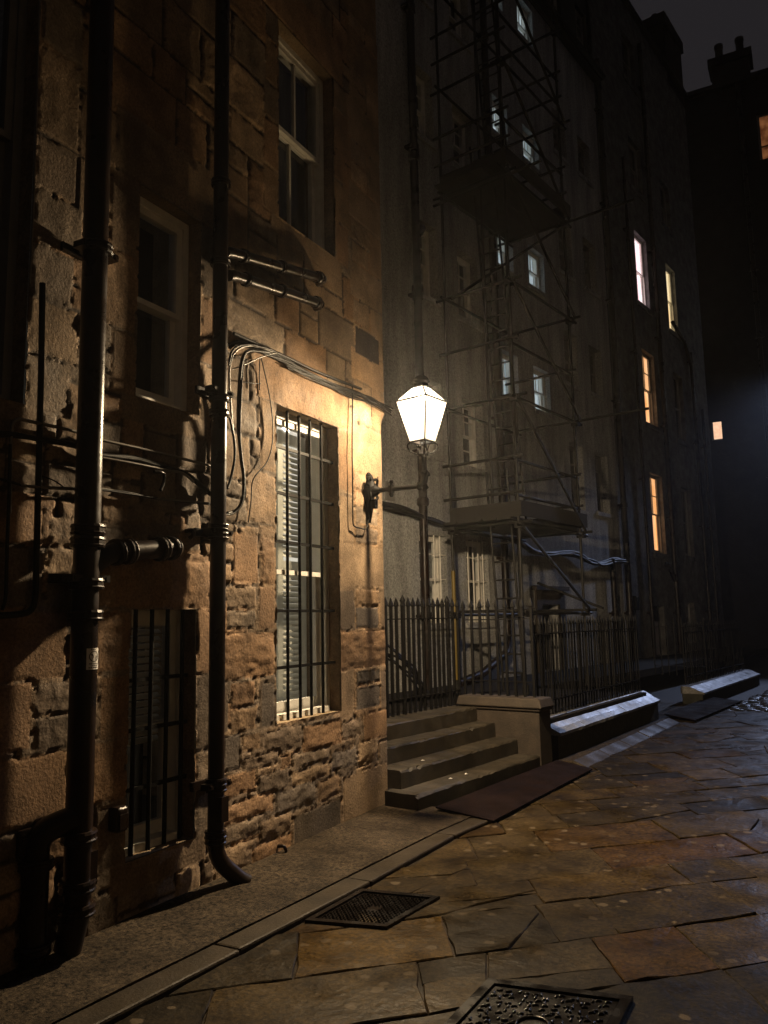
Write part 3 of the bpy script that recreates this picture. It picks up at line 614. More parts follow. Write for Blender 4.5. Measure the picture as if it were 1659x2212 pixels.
mb.tube([V((LX, LY, AZ+.1)), V((LX, LY, AZ+.12)), V((LX, LY, AZ+.14))], [.03, .042, .03], 12)
for s in (-1, 1): mb.tube([V((LX+s*.038, LY-.02, AZ+.13)), V((LX+s*.038, LY-.02, 2.99))], .005, 6)
mb.tube([V((LX, LY, 2.975)), V((LX, LY, 2.985)), V((LX, LY, 3.0))], [.03, .05, .03], 14)
mb.build('post', M['ironm'], lamp)
ROT = R(-10)
def L3(x, y, z): return V((LX+x*math.cos(ROT)-y*math.sin(ROT), LY+x*math.sin(ROT)+y*math.cos(ROT), z))
mb = MB()
for a in range(4):
    w_ = a*math.pi/2+math.pi/4
    dr = V((math.cos(w_+ROT), math.sin(w_+ROT), 0)); c0 = V((LX, LY, 0))
    mb.tube(smoothline([c0+dr*.03+V((0, 0, 2.98)), c0+dr*.085+V((0, 0, 3.005)), c0+dr*.125+V((0, 0, 3.04)), c0+dr*.128+V((0, 0, 3.075)), c0+dr*.1+V((0, 0, 3.095))]), .0065, 7)
    mb.tube([c0+dr*.028+V((0, 0, 2.99)), c0+dr*.06+V((0, 0, 3.085))], .005, 6)
mb.build('scroll_cradle', M['ironm'], lamp)
zb_, zt_, zr_ = 3.095, 3.45, 3.575; hb, ht, hr = .08, .159, .055
mb = MB(); fw = .011
def sq(h, z): return [L3(x*h, y*h, z) for x, y in [(-1, -1), (1, -1), (1, 1), (-1, 1)]]
B_, T_, R_ = sq(hb, zb_), sq(ht, zt_), sq(hr, zr_)
for i in range(4):
    mb.bar(B_[i], B_[(i+1) % 4], .011, .014); mb.bar(T_[i], T_[(i+1) % 4], .012, .012); mb.bar(B_[i], T_[i], fw, fw); mb.bar(T_[i], R_[i], fw, fw); mb.bar(R_[i], R_[(i+1) % 4], .014, .014)
mb.build('frame', M['ironm'], lamp)
for i in range(4):
    e = 1-.03
    MB().add([B_[i], B_[(i+1) % 4], T_[(i+1) % 4], T_[i]], [(0, 1, 2, 3)]).build('pane', M['lampglass'], lamp)
    MB().add([T_[i], T_[(i+1) % 4], R_[(i+1) % 4], R_[i]], [(0, 1, 2, 3)]).build('roof_pane', M['lamproof'], lamp)
mb = MB(); c0 = V((LX, LY, 0))
mb.tube([c0+V((0, 0, z)) for z in (3.575, 3.58, 3.62, 3.625, 3.66, 3.69, 3.70, 3.74, 3.79, 3.82)], [.07, .062, .062, .075, .06, .022, .03, .02, .012, .002], 14)
mb.build('crown', M['ironm'], lamp)
mb = MB(); mb.tube([c0+V((0, 0, z)) for z in (3.10, 3.12, 3.14, 3.15)], [.014, .016, .014, .006], 12); mb.build('burner', M['ironm'], lamp)
for s in ((-.028, 0), (.028, 0), (0, .028)):
    mb = MB(); mb.tube([c0+V((s[0], s[1], z)) for z in (3.465, 3.475, 3.50, 3.53, 3.545)], [.006, .018, .02, .014, .004], 10); mb.build('mantle', M['mantle'], lamp)

# ================================================================ the ground
mb = MB(); mb.add([(-150, -150, -.07), (150, -150, -.07), (150, 200, -.07), (-150, 200, -.07)], [(0, 1, 2, 3)]); structure(mb.build('ground', M['ground']))
pd = V((math.sin(R(46.5)), math.cos(R(46.5)), 0)); qd = V((-math.sin(R(31)), math.cos(R(31)), 0)); O = V((-1.5, 4., 0))
def G2(s, t): return O+pd*s+qd*t
def bound(Y):
    pts = [(-3, -2.72), (2.4, -2.66), (3.6, -2.58), (4.35, -2.535), (5.8, -2.45), (6.1, -2.40), (8.65, -2.22), (8.75, -2.30), (12.7, -1.92), (14, -1.75), (30, .6)]
    for (a, x0), (b, x1) in zip(pts, pts[1:]):
        if a <= Y <= b: return x0+(x1-x0)*(Y-a)/(b-a)
    return -3. if Y < -3 else 0.
def clip(poly, p, n):   # keep side where (x-p).n >= 0
    out = []
    for i in range(len(poly)):
        a, b = poly[i], poly[(i+1) % len(poly)]; da, db = (a-p).dot(n), (b-p).dot(n)
        if da >= 0: out.append(a)
        if da*db < 0: out.append(a+(b-a)*(da/(da-db)))
    return out
FP = [(.26, .175, .07), (.22, .155, .07), (.17, .125, .065), (.25, .15, .055), (.2, .148, .08), (.28, .195, .085), (.15, .112, .06)]
mb = MB(); mb.cc = (0, 0, 0)
def inset(poly, d):
    n = len(poly); c = sum(poly, V((0, 0, 0)))/n; out = []
    for i in range(n):
        a, b, e = poly[i-1], poly[i], poly[(i+1) % n]
        d1 = (b-a).normalized(); d2 = (e-b).normalized(); n1 = V((-d1.y, d1.x, 0)); n2 = V((-d2.y, d2.x, 0))
        if (c-b).dot(n1) < 0: n1 = -n1
        if (c-b).dot(n2) < 0: n2 = -n2
        k = n1+n2
        if k.length < .2: out.append(b+n1*d); continue
        k.normalize(); out.append(b+k*(d/max(.35, k.dot(n1))))
    return out
def rough(poly, j=.007, step=.12):
    out = []
    for i in range(len(poly)):
        a, b = poly[i], poly[(i+1) % len(poly)]; n = max(1, int((b-a).length/step)); nr = V((-(b-a).y, (b-a).x, 0)).normalized()
        for k in range(n): out.append(a.lerp(b, k/n)+nr*(random.gauss(0, j) if k else random.gauss(0, j*.5)))
    return out
mb.add([V((-3, -3, -.012)), V((7, -3, -.012)), V((7, 16, -.012)), V((-2.4, 16, -.012))], [(0, 1, 2, 3)]); mb.c = [(.03, .023, .016)]*4
def slab(poly, gap=.006, c=None, z=None, tilt=.007):
    Yc = sum(p.y for p in poly)/len(poly); bx = bound(Yc); b2 = bound(Yc+.4)
    tn = V((b2-bx, .4, 0)).normalized(); poly = clip(poly, V((bx, Yc, 0)), V((tn.y, -tn.x, 0)))
    if len(poly) < 3: return
    c_ = V(random.choice(FP) if c is None else c)*random.uniform(.095, .19)
    P = rough(inset(poly, gap)); Q = inset(P, .005)
    ctr = sum(P, V((0, 0, 0)))/len(P); z = random.uniform(-.005, .004) if z is None else z; tx, ty = random.gauss(0, tilt), random.gauss(0, tilt)
    up = lambda p, dz: V((p.x, p.y, z+dz+(p.x-ctr.x)*tx+(p.y-ctr.y)*ty))
    n = len(P); mb.cc = tuple(c_); o = len(mb.v)
    mb.add([up(p, -.07) for p in P]+[up(p, -.005) for p in P]+[up(q, random.gauss(0, .0012)) for q in Q]+[up(ctr, random.uniform(-.004, .003))], [], True)
    for i in range(n):
        j = (i+1) % n
        mb.f += [[o+i, o+j, o+n+j, o+n+i], [o+n+i, o+n+j, o+2*n+j, o+2*n+i], [o+2*n+i, o+2*n+j, o+3*n]]; mb.sm += [False, False, False]
def crack(poly, a, b):      # split a polygon by the line a-b
    d = (b-a); n = V((-d.y, d.x, 0)).normalized(); return clip(poly, a, n), clip(poly, a, -n)
rows = [-6., -5.4, -4.85, -4.3, -3.75, -3.2, -2.7, -2.15, -1.6, -1.12, -.6, -.09, .44, .85, 1.35, 1.9, 2.3, 2.7, 3.08, 3.55, 4.12, 4.6, 5.1, 5.6, 6.1, 6.6, 7.1, 7.6, 8.1, 8.7]
known = {-.6: [-.47, .44, .93, 1.6], -.09: [-1.06, -.28, .27, .61, 1.44], .44: [-.75, .33, 1.31, 1.76], .85: [-.66, .0, .93, 2.03], 1.35: [.1, .63, 1.645, 2.5], 1.9: [.94, 2.09], 2.3: [.9, 1.35, 2.44], 2.7: [1.68, 2.6]}
cov2 = V((-1.1, 3.3, 0))
for t0, t1 in zip(rows, rows[1:]):
    js = known.get(t0)
    lo, hi = (-9., 9.)
    if js is None: js = [random.uniform(-.4, .4)]
    js = sorted(js)
    while js[0] > lo: js.insert(0, js[0]-random.uniform(.5, 1.05))
    while js[-1] < hi: js.append(js[-1]+random.uniform(.5, 1.1))
    for s0, s1 in zip(js, js[1:]):
        mid = G2((s0+s1)/2, (t0+t1)/2)
        if mid.x < bound(mid.y)-.6 or mid.x > 6.5 or mid.y < -2.5 or mid.y > 15.2: continue
        P = [G2(s0, t0), G2(s1, t0), G2(s1, t1), G2(s0, t1)]
        c = (.36, .22, .06) if (t0, s0) == (-.09, -1.06) else ((.28, .155, .05) if (t0, s0) in ((.85, .93), (-.6, .44)) else None)
        pieces = [P]
        if random.random() < .26 and c is None:
            a_ = G2(s0+(s1-s0)*random.uniform(.2, .8), t0); b_ = G2(s0+(s1-s0)*random.uniform(.2, .8), t1) if random.random() < .5 else G2(s1, t0+(t1-t0)*random.uniform(.3, .8))
            pieces = list(crack(P, a_, b_))
            if random.random() < .4: pieces = [x for pp in pieces for x in crack(pp, G2(s0, t0+(t1-t0)*random.uniform(.3, .7)), G2(s1, t0+(t1-t0)*random.uniform(.3, .7)))]
        for pp in pieces:
            if len(pp) > 2: slab(pp, .002 if len(pieces) > 1 else random.uniform(.002, .0055), c)
structure(mb.build('paving', M['flag']))
# pavement beside the near house, its kerb and the gutter line
mb = MB(); N_ = 26
def strip(mb, f0, f1, ya, yb, z0, z1, n=26, jit=.004):
    ys = [ya+(yb-ya)*i/n for i in range(n+1)]
    vs = []
    for y in ys: vs += [V((f0(y)+random.gauss(0, jit), y, z0)), V((f1(y)+random.gauss(0, jit), y, z1))]
    mb.add(vs, [(2*i, 2*i+1, 2*i+3, 2*i+2) for i in range(n)], True)
inner = lambda y: bound(y)-.17
mb = MB(); strip(mb, lambda y: WX-.05, inner, -2, 6.35, .035, .03); strip(mb, inner, inner, -2, 6.35, .03, -.06, jit=.004)
structure(mb.build('pavement', M['pave']))
mb = MB(); y = -2.
while y < 6.2:
    l = random.uniform(.7, 1.2); e = min(y+l, 6.25)
    P = [V((inner(y)-.006, y+.003, 0)), V((bound(y)-.010+random.gauss(0, .006), y+.004, 0)), V((bound(e)-.010+random.gauss(0, .006), e-.004, 0)), V((inner(e)-.006, e-.003, 0))]
    mb.prism([V((p.x, p.y, -.06)) for p in P], (0, 0, .06+.024+random.uniform(-.003, .003))); y = e
o = mb.build('kerb', M['kerb']); structure(o); bevel(o, .012)
# kerb strip and gutter below the low coping wall
mb = MB(); 
for i in range(6):
    a_, b_ = V((-2.63, 8.82, 0)).lerp(V((-2.28, 12.95, 0)), i/6), V((-2.63, 8.82, 0)).lerp(V((-2.28, 12.95, 0)), (i+1)/6); e = .004
    mb.prism([a_+V((0, e, -.05)), a_+V((.17, e, -.05)), b_+V((.17, -e, -.05)), b_+V((0, -e, -.05))], (0, 0, .09+random.uniform(-.003, .003)))
o = mb.build('pavement', M['pave']); structure(o)
mb = MB()
for i in range(5):
    a_, b_ = V((-2.45, 8.75, 0)).lerp(V((-2.1, 12.85, 0)), i/5), V((-2.45, 8.75, 0)).lerp(V((-2.1, 12.85, 0)), (i+1)/5); e = .004
    dz = random.uniform(-.004, .004)
    mb.hexa([a_+V((0, e, -.05)), b_+V((0, -e, -.05)), b_+V((.17, -e, -.05)), a_+V((.17, e, -.05)), a_+V((0, e, .065+dz)), b_+V((0, -e, .065+dz)), b_+V((.17, -e, -.005+dz)), a_+V((.17, e, -.005+dz))])
o = mb.build('kerb', M['kerb']); structure(o); bevel(o, .015)
# wet setts at the far end of the lane
mb = MB(); y = 14.6
while y < 30:
    x = bound(y)+random.uniform(0, .15)
    while x < 7:
        w_, l_ = random.uniform(.16, .26), random.uniform(.11, .15); h = random.uniform(.0, .025)
        p = [V((x+.008, y+.008, -.06)), V((x+w_, y+.008, -.06)), V((x+w_, y+l_, -.06)), V((x+.008, y+l_, -.06))]; c_ = V((x+w_/2, y+l_/2, 0))
        top = [V((c_.x+(q.x-c_.x)*.72, c_.y+(q.y-c_.y)*.68, h)) for q in p]; midr = [V((q.x, q.y, h-.025)) for q in p]
        mb.add(p+midr+top, [(0, 1, 5, 4), (1, 2, 6, 5), (2, 3, 7, 6), (3, 0, 4, 7), (4, 5, 9, 8), (5, 6, 10, 9), (6, 7, 11, 10), (7, 4, 8, 11), (8, 9, 10, 11)], True)
        x += w_+.012
    y += .15
structure(mb.build('setts', M['sett']))
# manhole covers
def manhole(lab, pts, kind, z=.004):
    P = [V((x, y, z)) for x, y in pts]; c = sum(P, V((0, 0, 0)))/4
    t = thing('manhole_cover', lab, 'manhole cover', (c.x, c.y, 0))
    def at(u, v, dz): a = P[0].lerp(P[1], u); b = P[3].lerp(P[2], u); q = a.lerp(b, v); return V((q.x, q.y, z+dz))
    mb = MB(); e = .07
    for (u0, u1, v0, v1) in [(0, 1, 0, e), (0, 1, 1-e, 1), (0, e, e, 1-e), (1-e, 1, e, 1-e)]:
        mb.prism([at(u0, v0, -.05), at(u1, v0, -.05), at(u1, v1, -.05), at(u0, v1, -.05)], (0, 0, .056))
    mb.build('frame', M['cover'], t)
    mb = MB(); g = e+.012
    mb.prism([at(g, g, -.06), at(1-g, g, -.06), at(1-g, 1-g, -.06), at(g, 1-g, -.06)], (0, 0, .056))
    n = 17 if kind == 'diamond' else 13
    for i in range(n):
        for j in range(n):
            u, v = g+.02+(1-2*g-.04)*(i+.5)/n, g+.02+(1-2*g-.04)*(j+.5)/n; w_ = (1-2*g-.04)/n
            if kind == 'diamond':
                if .42 < u < .58 and .42 < v < .58: continue
                a, b = (w_*.46, w_*.22) if (i+j) % 2 else (w_*.22, w_*.46)
                q = [(u-a, v), (u, v-b), (u+a, v), (u, v+b)]
                mb.add([at(x, y, -.004) for x, y in q]+[at(u+(x-u)*.5, v+(y-v)*.5, .004) for x, y in q], [(0, 1, 5, 4), (1, 2, 6, 5), (2, 3, 7, 6), (3, 0, 4, 7), (4, 5, 6, 7)])
            else:
                a = random.choice([0, 1, 2, 3])*math.pi/2+math.pi/4; r = w_*.36
                if (u-.5)**2+(v-.42)**2 < .012: continue
                mb.tube([at(u+r*math.cos(a+k_), v+r*math.sin(a+k_), -.001) for k_ in (0, .55, 1.1, 1.65, 2.2)], [.003, .0055, .006, .0055, .003], 6)
    if kind != 'diamond': mb.tube([at(.5+.1*math.cos(k_*math.pi/8), .42+.1*math.sin(k_*math.pi/8), .0) for k_ in range(17)], .007, 7)
    mb.build('plate', M['cover'], t)
manhole('small iron manhole cover with diamond tread beside the pavement kerb', [(-2.55, 3.775), (-2.108, 3.881), (-2.047, 4.42), (-2.525, 4.344)], 'diamond', .010)
manhole('big iron manhole cover with curved tread marks, cut by the bottom edge of the photo', [(-1.43, 2.95), (-.815, 3.03), (-.809, 3.641), (-1.415, 3.538)], 'curl', .012)

# ---------------------------------------------------------------- stone steps
RZ = .155
stp = thing('stone_steps', 'worn stone steps rising from the lane to a railed landing', 'steps', FS(1.1, -.5, 0))
for i, (n1, u0) in enumerate([(0, 0.), (-.254, .12), (-.52, .29), (-.745, .31)]):
    mb = MB(); z0_, z1_ = (RZ*i if i else -.05), RZ*(i+1); K_ = 44; vs = []
    for k_ in range(K_+1):
        u = u0+(2.275-u0)*k_/K_; t_ = k_/K_; hol = .012*math.exp(-((t_-.5)/.25)**2); c_ = max(0, random.gauss(.002, .004))*(2.2 if random.random() < .12 else 1)
        for n_, z_ in [(n1-.34, z0_), (n1+.002*math.sin(u*9), z0_), (n1+.003*math.sin(u*7+i), z1_-.02-c_*.6), (n1-.006-c_, z1_-.006-hol*.9-c_*.4), (n1-.022-c_*.5, z1_-hol+random.gauss(0, .0012)), (n1-.15, z1_-hol*.6+random.gauss(0, .0015)), (n1-.34, z1_)]: vs.append(FS(u, n_, z_))
    fs = [(a*7+j, (a+1)*7+j, (a+1)*7+(j+1) % 7, a*7+(j+1) % 7) for a in range(K_) for j in range(7)]+[list(range(7)), [K_*7+j for j in range(7)][::-1]]
    mb.add(vs, fs, False); mb.build('step', M['step'], stp)
mb = MB(); mb.fbox(FS, .33, 2.275, -1.2, -1.085, .3, RZ*4-.003); mb.build('landing', M['step'], stp)
cw = thing('cheek_wall', 'low brown stone end wall with a moulded cap at the right of the steps', 'wall', FS(2.42, -.4, 0))
mb = MB(); mb.fbox(FS, 2.28, 2.56, -.98, .01, -.05, .60); bevel(mb.build('wall', M['cheek'], cw), .01)
mb = MB(); mb.fbox(FS, 2.262, 2.578, -.98, .03, .6, .635); bevel(mb.build('moulding', M['cheek'], cw), .012, 3)
mb = MB(); mb.hexa([FS(2.24, -1.0, .635), FS(2.6, -1.0, .635), FS(2.6, .055, .635), FS(2.24, .055, .635), FS(2.27, -.98, .735), FS(2.57, -.98, .735), FS(2.57, .02, .735), FS(2.27, .02, .735)])
bevel(mb.build('cap', M['cheek'], cw), .014, 2)
for (u, n, z, lab) in [(.62, -.36, RZ*2+.003, 'small white paper scrap on the second step up'), (.72, -.13, RZ+.003, 'tiny white paper scrap on the bottom step, the one farther left'), (.98, -.12, RZ+.003, 'tiny white paper scrap on the bottom step, the one farther right')]:
    p = FS(u, n, z); s_ = .014
    o = MB().hexa([p+V((-s_, -s_, 0)), p+V((s_*.8, -s_*.6, 0)), p+V((s_, s_, 0)), p+V((-s_*.7, s_, 0)), p+V((-s_, -s_, .004)), p+V((s_*.8, -s_*.6, .01)), p+V((s_, s_, .003)), p+V((-s_*.7, s_, .008))]).build('paper_scrap', M['sticker'])
    tag(o, lab, 'litter')
# rusty plates bridging the gutter
def plate(lab, P, zi, zo):
    q = [V((*P[0], zi)), V((*P[1], zo)), V((*P[2], zo)), V((*P[3], zi))]
    c = sum(q, V((0, 0, 0)))/4; o = thing('ramp_plate', lab, 'plate', (c.x, c.y, 0))
    mb = MB(); mb.prism(q, (0, 0, -.012)); mb.build('plate', M['plate'], o)
    for k_ in (.04, .5, .96):
        a_, b_ = q[0].lerp(q[3], k_), q[1].lerp(q[2], k_); mb = MB(); mb.bar(a_+V((0, 0, -.03)), b_+V((0, 0, -.025)), .02, .03); mb.build('bearer', M['plate'], o)
plate('rusty brown steel plate laid over the gutter in front of the steps', [(-2.9, 6.22), (-2.36, 6.12), (-2.18, 8.55), (-2.6, 8.72)], .065, .03)
plate('dark steel plate bridging the gutter past the end of the coping wall', [(-2.24, 13.35), (-1.72, 12.85), (-1.32, 15.85), (-1.9, 16.3)], .06, .04)
# forecourt behind, low coping walls with railings
mb = MB(); mb.prism([FS(.33, -1.1, .3), FS(2.6, -1.0, .3), V((-2.75, 8.9, .3)), V((-2.35, 12.6, .3)), V((-2.35, 12.6, .3))+B2n*-1.9, V((-1.6, 16.5, .3))+B2n*-1.9, V((-1.5, 29, .3)), V((-3.2, 31, .3)), F2(-9, .02, .3), V((-7.5, 6.45, .3)), V((-3.6, 6.45, .3))], (0, 0, .15)); structure(mb.build('forecourt', M['court']))
def lowwall(lab, A, B, zf, zb, th, nst, name='coping_wall'):
    A, B = V(A), V(B); d = (B-A).normalized(); nn = V((d.y, -d.x, 0)); t = thing(name, lab, 'wall', A.lerp(B, .5))
    P = lambda u, n, z: A+d*u+nn*n+V((0, 0, z)); Ln = (B-A).length
    mb = MB(); mb.fbox(P, 0, Ln-.02, -th, 0, -.06, zf-.004); mb.build('wall', M['mossy'], t)
    for i in range(nst):
        u0, u1 = Ln*i/nst+.004, Ln*(i+1)/nst-.004; mb = MB(); e = .03; s = 5; vs = []
        for k_ in range(s+1):
            u = u0+(u1-u0)*k_/s
            for n_, z_ in [(-th-.02, zf-.01), (e, zf-.01), (e, zf+.022), (-.05, zf+(zb-zf)*.4), (-.13, zf+(zb-zf)*.72), (-.21, zb), (-th-.02, zb+.004)]:
                vs.append(P(u, n_+random.gauss(0, .0025), z_+random.gauss(0, .0012)))
        k7 = 7
        fs = [(a*k7+j, (a+1)*k7+j, (a+1)*k7+(j+1) % k7, a*k7+(j+1) % k7) for a in range(s) for j in range(k7)]+[list(range(k7)), [s*k7+j for j in range(k7)][::-1]]
        mb.add(vs, fs); mb.build('coping_stone', M['coping'], t)
    return t
lowwall('low mossy wall with a wet sloping coping running from the steps to the plate', (-2.63, 8.88, 0), (-2.22, 12.8, 0), .3, .455, .36, 5)
lowwall('second low wall with a wet coping farther down the lane beside the setts', (-1.93, 15.6, 0), (-1.3, 20.7, 0), .17, .29, .36, 6)
def railing(lab, segs, tops, sp, rails, r=.0115, name='railing'):
    # segs: list of (A, B, zbase); rails: offsets below the top / above the base
    A0 = V(segs[0][0]); t = thing(name, lab, 'railing', (A0.x, A0.y, segs[0][2])); proto = None
    for (A, B, zb), top in zip(segs, tops):
        A, B = V(A), V(B); L_ = (B-A).length; n = max(2, int(L_/sp)); d = (B-A)/n
        mb = MB(); p = V((A.x, A.y, 0)); h = top-zb
        q = [(-1, -1), (1, -1), (1, 1), (-1, 1)]
        ring = lambda z, k_: [p+V((x*r*k_, y*r*k_, z)) for x, y in q]
        mb.add(ring(zb-.03, 1)+ring(top-.1, 1)+ring(top-.09, 1.5)+ring(top-.06, 1.25)+ring(top, .12), [(a*4+j, a*4+(j+1) % 4, a*4+4+(j+1) % 4, a*4+4+j) for a in range(4) for j in range(4)]+[(16, 17, 18, 19)])
        b0 = mb.build('bar', M['ironm'], t)
        for i in range(1, n+1): dup(b0, t, d*i+V((random.gauss(0, .004), random.gauss(0, .004), random.gauss(0, .004))))
        for off in rails:
            z = top+off if off < 0 else zb+off
            MB().bar(V((A.x, A.y, z)), V((B.x, B.y, z)), .032, .012).build('rail', M['ironm'], t)
    return t
rl = railing('black spiked railing along the back and side of the landing above the steps', [(FS(.4, -1.05, 0), FS(2.42, -1.05, 0), .62), (FS(2.42, -.97, 0), FS(2.42, -.1, 0), .735)], [1.835, 1.81], .1, (-.23, .16), .014)
for u_ in (1.32, 2.2): MB().tube([FS(u_, -1.05, .55), FS(u_, -1.05, 1.78), FS(u_, -1.05, 1.8), FS(u_, -1.05, 1.86)], [.026, .026, .034, .004], 8).build('gate_post', M['ironm'], rl)
railing('long black spiked railing on the low coping wall beside the lane', [((-2.9, 8.95, 0), (-2.47, 12.72, 0), .455)], [1.6], .098, (-.2, .17), .0095)
railing('black spiked railing across the entry beyond the long railing', [((-2.47, 12.72, 0), (-4.2, 13.05, 0), .42), ((-3.0, 17.2, 0), (-2.0, 17.0, 0), .42), ((-2.25, 15.9, 0), (-1.6, 20.5, 0), .29)], [1.55, 1.55, 1.45], .13, (-.2, .15), .009)

# ================================================================ the buildings beyond
def openwall(F, u0, u1, z0, z1, ops, dep, name, m, parent, n=0.):
    us = sorted({u0, u1}|{x for o in ops for x in o[:2]}); zs = sorted({z0, z1}|{x for o in ops for x in o[2:4]}); mb = MB()
    for a, b in zip(us, us[1:]):
        for c, d in zip(zs, zs[1:]):
            x, z = (a+b)/2, (c+d)/2
            if any(o[0] < x < o[1] and o[2] < z < o[3] for o in ops): continue
            mb.add([F(a, n, c), F(b, n, c), F(b, n, d), F(a, n, d)], [(0, 1, 2, 3)])
    for (a, b, c, d) in [o[:4] for o in ops]:
        mb.add([F(a, n, c), F(a, n-dep, c), F(a, n-dep, d), F(a, n, d)], [(0, 1, 2, 3)]); mb.add([F(b, n, c), F(b, n-dep, c), F(b, n-dep, d), F(b, n, d)], [(0, 1, 2, 3)])
        mb.add([F(a, n, c), F(b, n, c), F(b, n-dep, c+.01), F(a, n-dep, c+.01)], [(0, 1, 2, 3)]); mb.add([F(a, n, d), F(b, n, d), F(b, n-dep, d), F(a, n-dep, d)], [(0, 1, 2, 3)])
    mb.fbox(F, u0, u1, n-.75, n-.7, z0, z1); mb.fbox(F, u1-.05, u1, n-.7, n-.002, z0, z1)
    return mb.build(name, m, parent)
tb = thing('tenement', 'pale roughcast tenement with rows of sash windows behind the scaffolding', 'building', F2(3, 0, 0))
ops = []
cols = {'A': (-1.2, -.42), 'B': (.28, 1.05), 'C': (1.93, 2.6), 'D': (3.33, 4.12), 'E': (5.0, 5.75), 'F': (6.48, 7.28)}
spec = []
for z0, z1 in [(4.5, 5.85), (7.42, 8.85), (10.55, 11.95), (13.5, 14.8)]: spec += [('A', z0, z1), ('B', z0-.05, z1-.1)]
for z0, z1 in [(6.12, 7.14), (9.0, 9.98), (12.06, 12.94), (15.24, 16.3)]: spec += [('C', z0, z1), ('D', z0+.02, z1)]
for z0, z1 in [(4.1, 5.68), (7.15, 8.47), (9.95, 11.4), (13.1, 14.25)]: spec += [('E', z0, z1), ('F', z0+.06, z1)]
for c_, z0, z1 in spec: ops.append((*cols[c_], z0, z1))
gops = [(-1.24, -.4, 1.52, 3.05), (.26, 1.05, 1.52, 3.05)]
doors = [(3.16, 3.98, .46, 1.84), (7.25, 7.6, .6, 2.1)]
openwall(F2, -9, 7.9, .3, 16.5, ops+gops+doors, .3, 'wall', M['render'], tb)
for c_, z0, z1 in spec:
    lit = c_ in 'CD'
    window(tb, F2, *cols[c_], z0, z1, .13 if lit else .18, 'white' if lit else ('offw' if c_ in 'AB' else 'dull'), cols=(2, 2), rows=(2, 2) if not lit else (1, 1), back='stairroom' if lit else 'curt', bd=.16, label='dimly lit stair window with a pale frame' if lit else None, glass='glassd')
for (a, b, c, d) in gops:
    w = window(tb, F2, a, b, c, d, .16, 'white', cols=(2, 2), back='dark', label='white ground floor window with white bars', bd=.25)
    bars(w, F2, [a+(b-a)*k_ for k_ in (.12, .35, .58, .8)], [c+(d-c)*k_ for k_ in (.22, .5, .78)], a, b, c, d, -.03, .014, 'white', -.1)
o = MB().fbox(F2, 3.2, 3.94, -.24, -.2, .46, 1.84); dr = o.build('door', M['dark'], tb)
mb = MB()
for (a, b, c, d) in [(2.9, 3.14, .45, 1.86), (4.0, 4.24, .45, 1.86), (2.9, 4.24, 1.86, 2.16), (2.78, 4.36, 2.16, 2.25)]: mb.fbox(F2, a, b, -.05, .05 if c < 2.1 else .12, c, d)
mb.build('door_surround', M['cheek'], tb)
# lintel hoods and sills of plain stone
for c_, z0, z1 in spec: MB().fbox(F2, cols[c_][0]-.08, cols[c_][1]+.08, -.05, .045, z0-.1, z0-.005).build('sill', M['render'], tb)
for (a, b, c, d) in gops: MB().fbox(F2, a-.08, b+.08, -.05, .05, c-.1, c-.005).build('sill', M['render'], tb)
mb = MB(); mb.fbox(F2, -9, 7.95, -.1, .22, 16.5, 16.62); mb.tube([F2(-9, .26, 16.6), F2(7.95, .26, 16.6)], .08, 10); mb.build('gutter', M['ironm'], tb)
aops = [(5.3, 6.0, 17.0, 18.5), (7.0, 7.7, 17.0, 18.5)]
openwall(F2, -9, 7.9, 16.62, 20.85, aops, .2, 'attic_wall', M['slate'], tb, n=-.06)
for (a, b, c, d) in aops: window(tb, lambda u, n, z: F2(u, n-.06, z), a, b, c, d, .1, 'dull', cols=(2, 2), rows=(2, 2), back='dark', glass='glassd')
mb = MB(); mb.hexa([F2(-9, .1, 20.85), F2(7.9, .1, 20.85), F2(7.9, -8, 21.2), F2(-9, -8, 21.2), F2(-9, .1, 20.95), F2(7.9, .1, 20.95), F2(7.9, -8, 23.), F2(-9, -8, 23.)]); mb.build('roof', M['slate'], tb)

rb = thing('stone_tenement', 'darker rubble stone tenement with lit orange and white windows and a tall chimney stack', 'building', F2(12, 0, 0))
cA, cB = (10.4, 11.42), (13.2, 14.12)
lit = {('A', 3.35, 5.68): ('warmroom', 'dull'), ('A', 7.16, 9.4): ('warmroom', 'dull'), ('A', 10.85, 13.12): ('pinkroom', 'white'), ('B', 10.78, 13.06): ('creamroom', 'white'), ('B', 7.15, 9.37): None, ('B', 3.4, 5.6): None, ('A', 14.55, 16.2): None, ('B', 14.45, 16.05): None, ('A', 18.2, 19.8): None}
labs = {('A', 3.35, 5.68): 'lowest of the orange lit windows', ('A', 7.16, 9.4): 'upper orange lit window', ('A', 10.85, 13.12): 'pinkish white lit window', ('B', 10.78, 13.06): 'cream lit window at the right'}
cc_ = {'A': cA, 'B': cB}
ops = [(*cc_[k_[0]], k_[1], k_[2]) for k_ in lit]+[(10.0, 10.86, .46, 1.84), (12.85, 13.7, .7, 1.95)]
openwall(F2, 7.9, 16.9, .3, 20.9, ops, .3, 'wall', M['rubble'], rb, n=.0)
for k_, v in lit.items():
    wv = window(rb, F2, *cc_[k_[0]], k_[1], k_[2], .12, v[1] if v else 'dull', bd=.09, fr=.04, cols=(2, 1) if v and v[0] == 'warmroom' else (1, 1), rows=(2, 1) if v and v[0] == 'warmroom' else (1, 1), back=v[0] if v else 'dark', label=labs.get(k_), glass='glassd')
MB().fbox(F2, 10.05, 10.82, -.22, -.18, .46, 1.4).build('door', M['offw'], rb)
MB().fbox(F2, 10.05, 10.82, -.2, -.16, 1.42, 1.84).build('fanlight', M['dark'], rb)
window(rb, F2, 12.85, 13.7, .7, 1.95, .15, 'offw', back='curt')
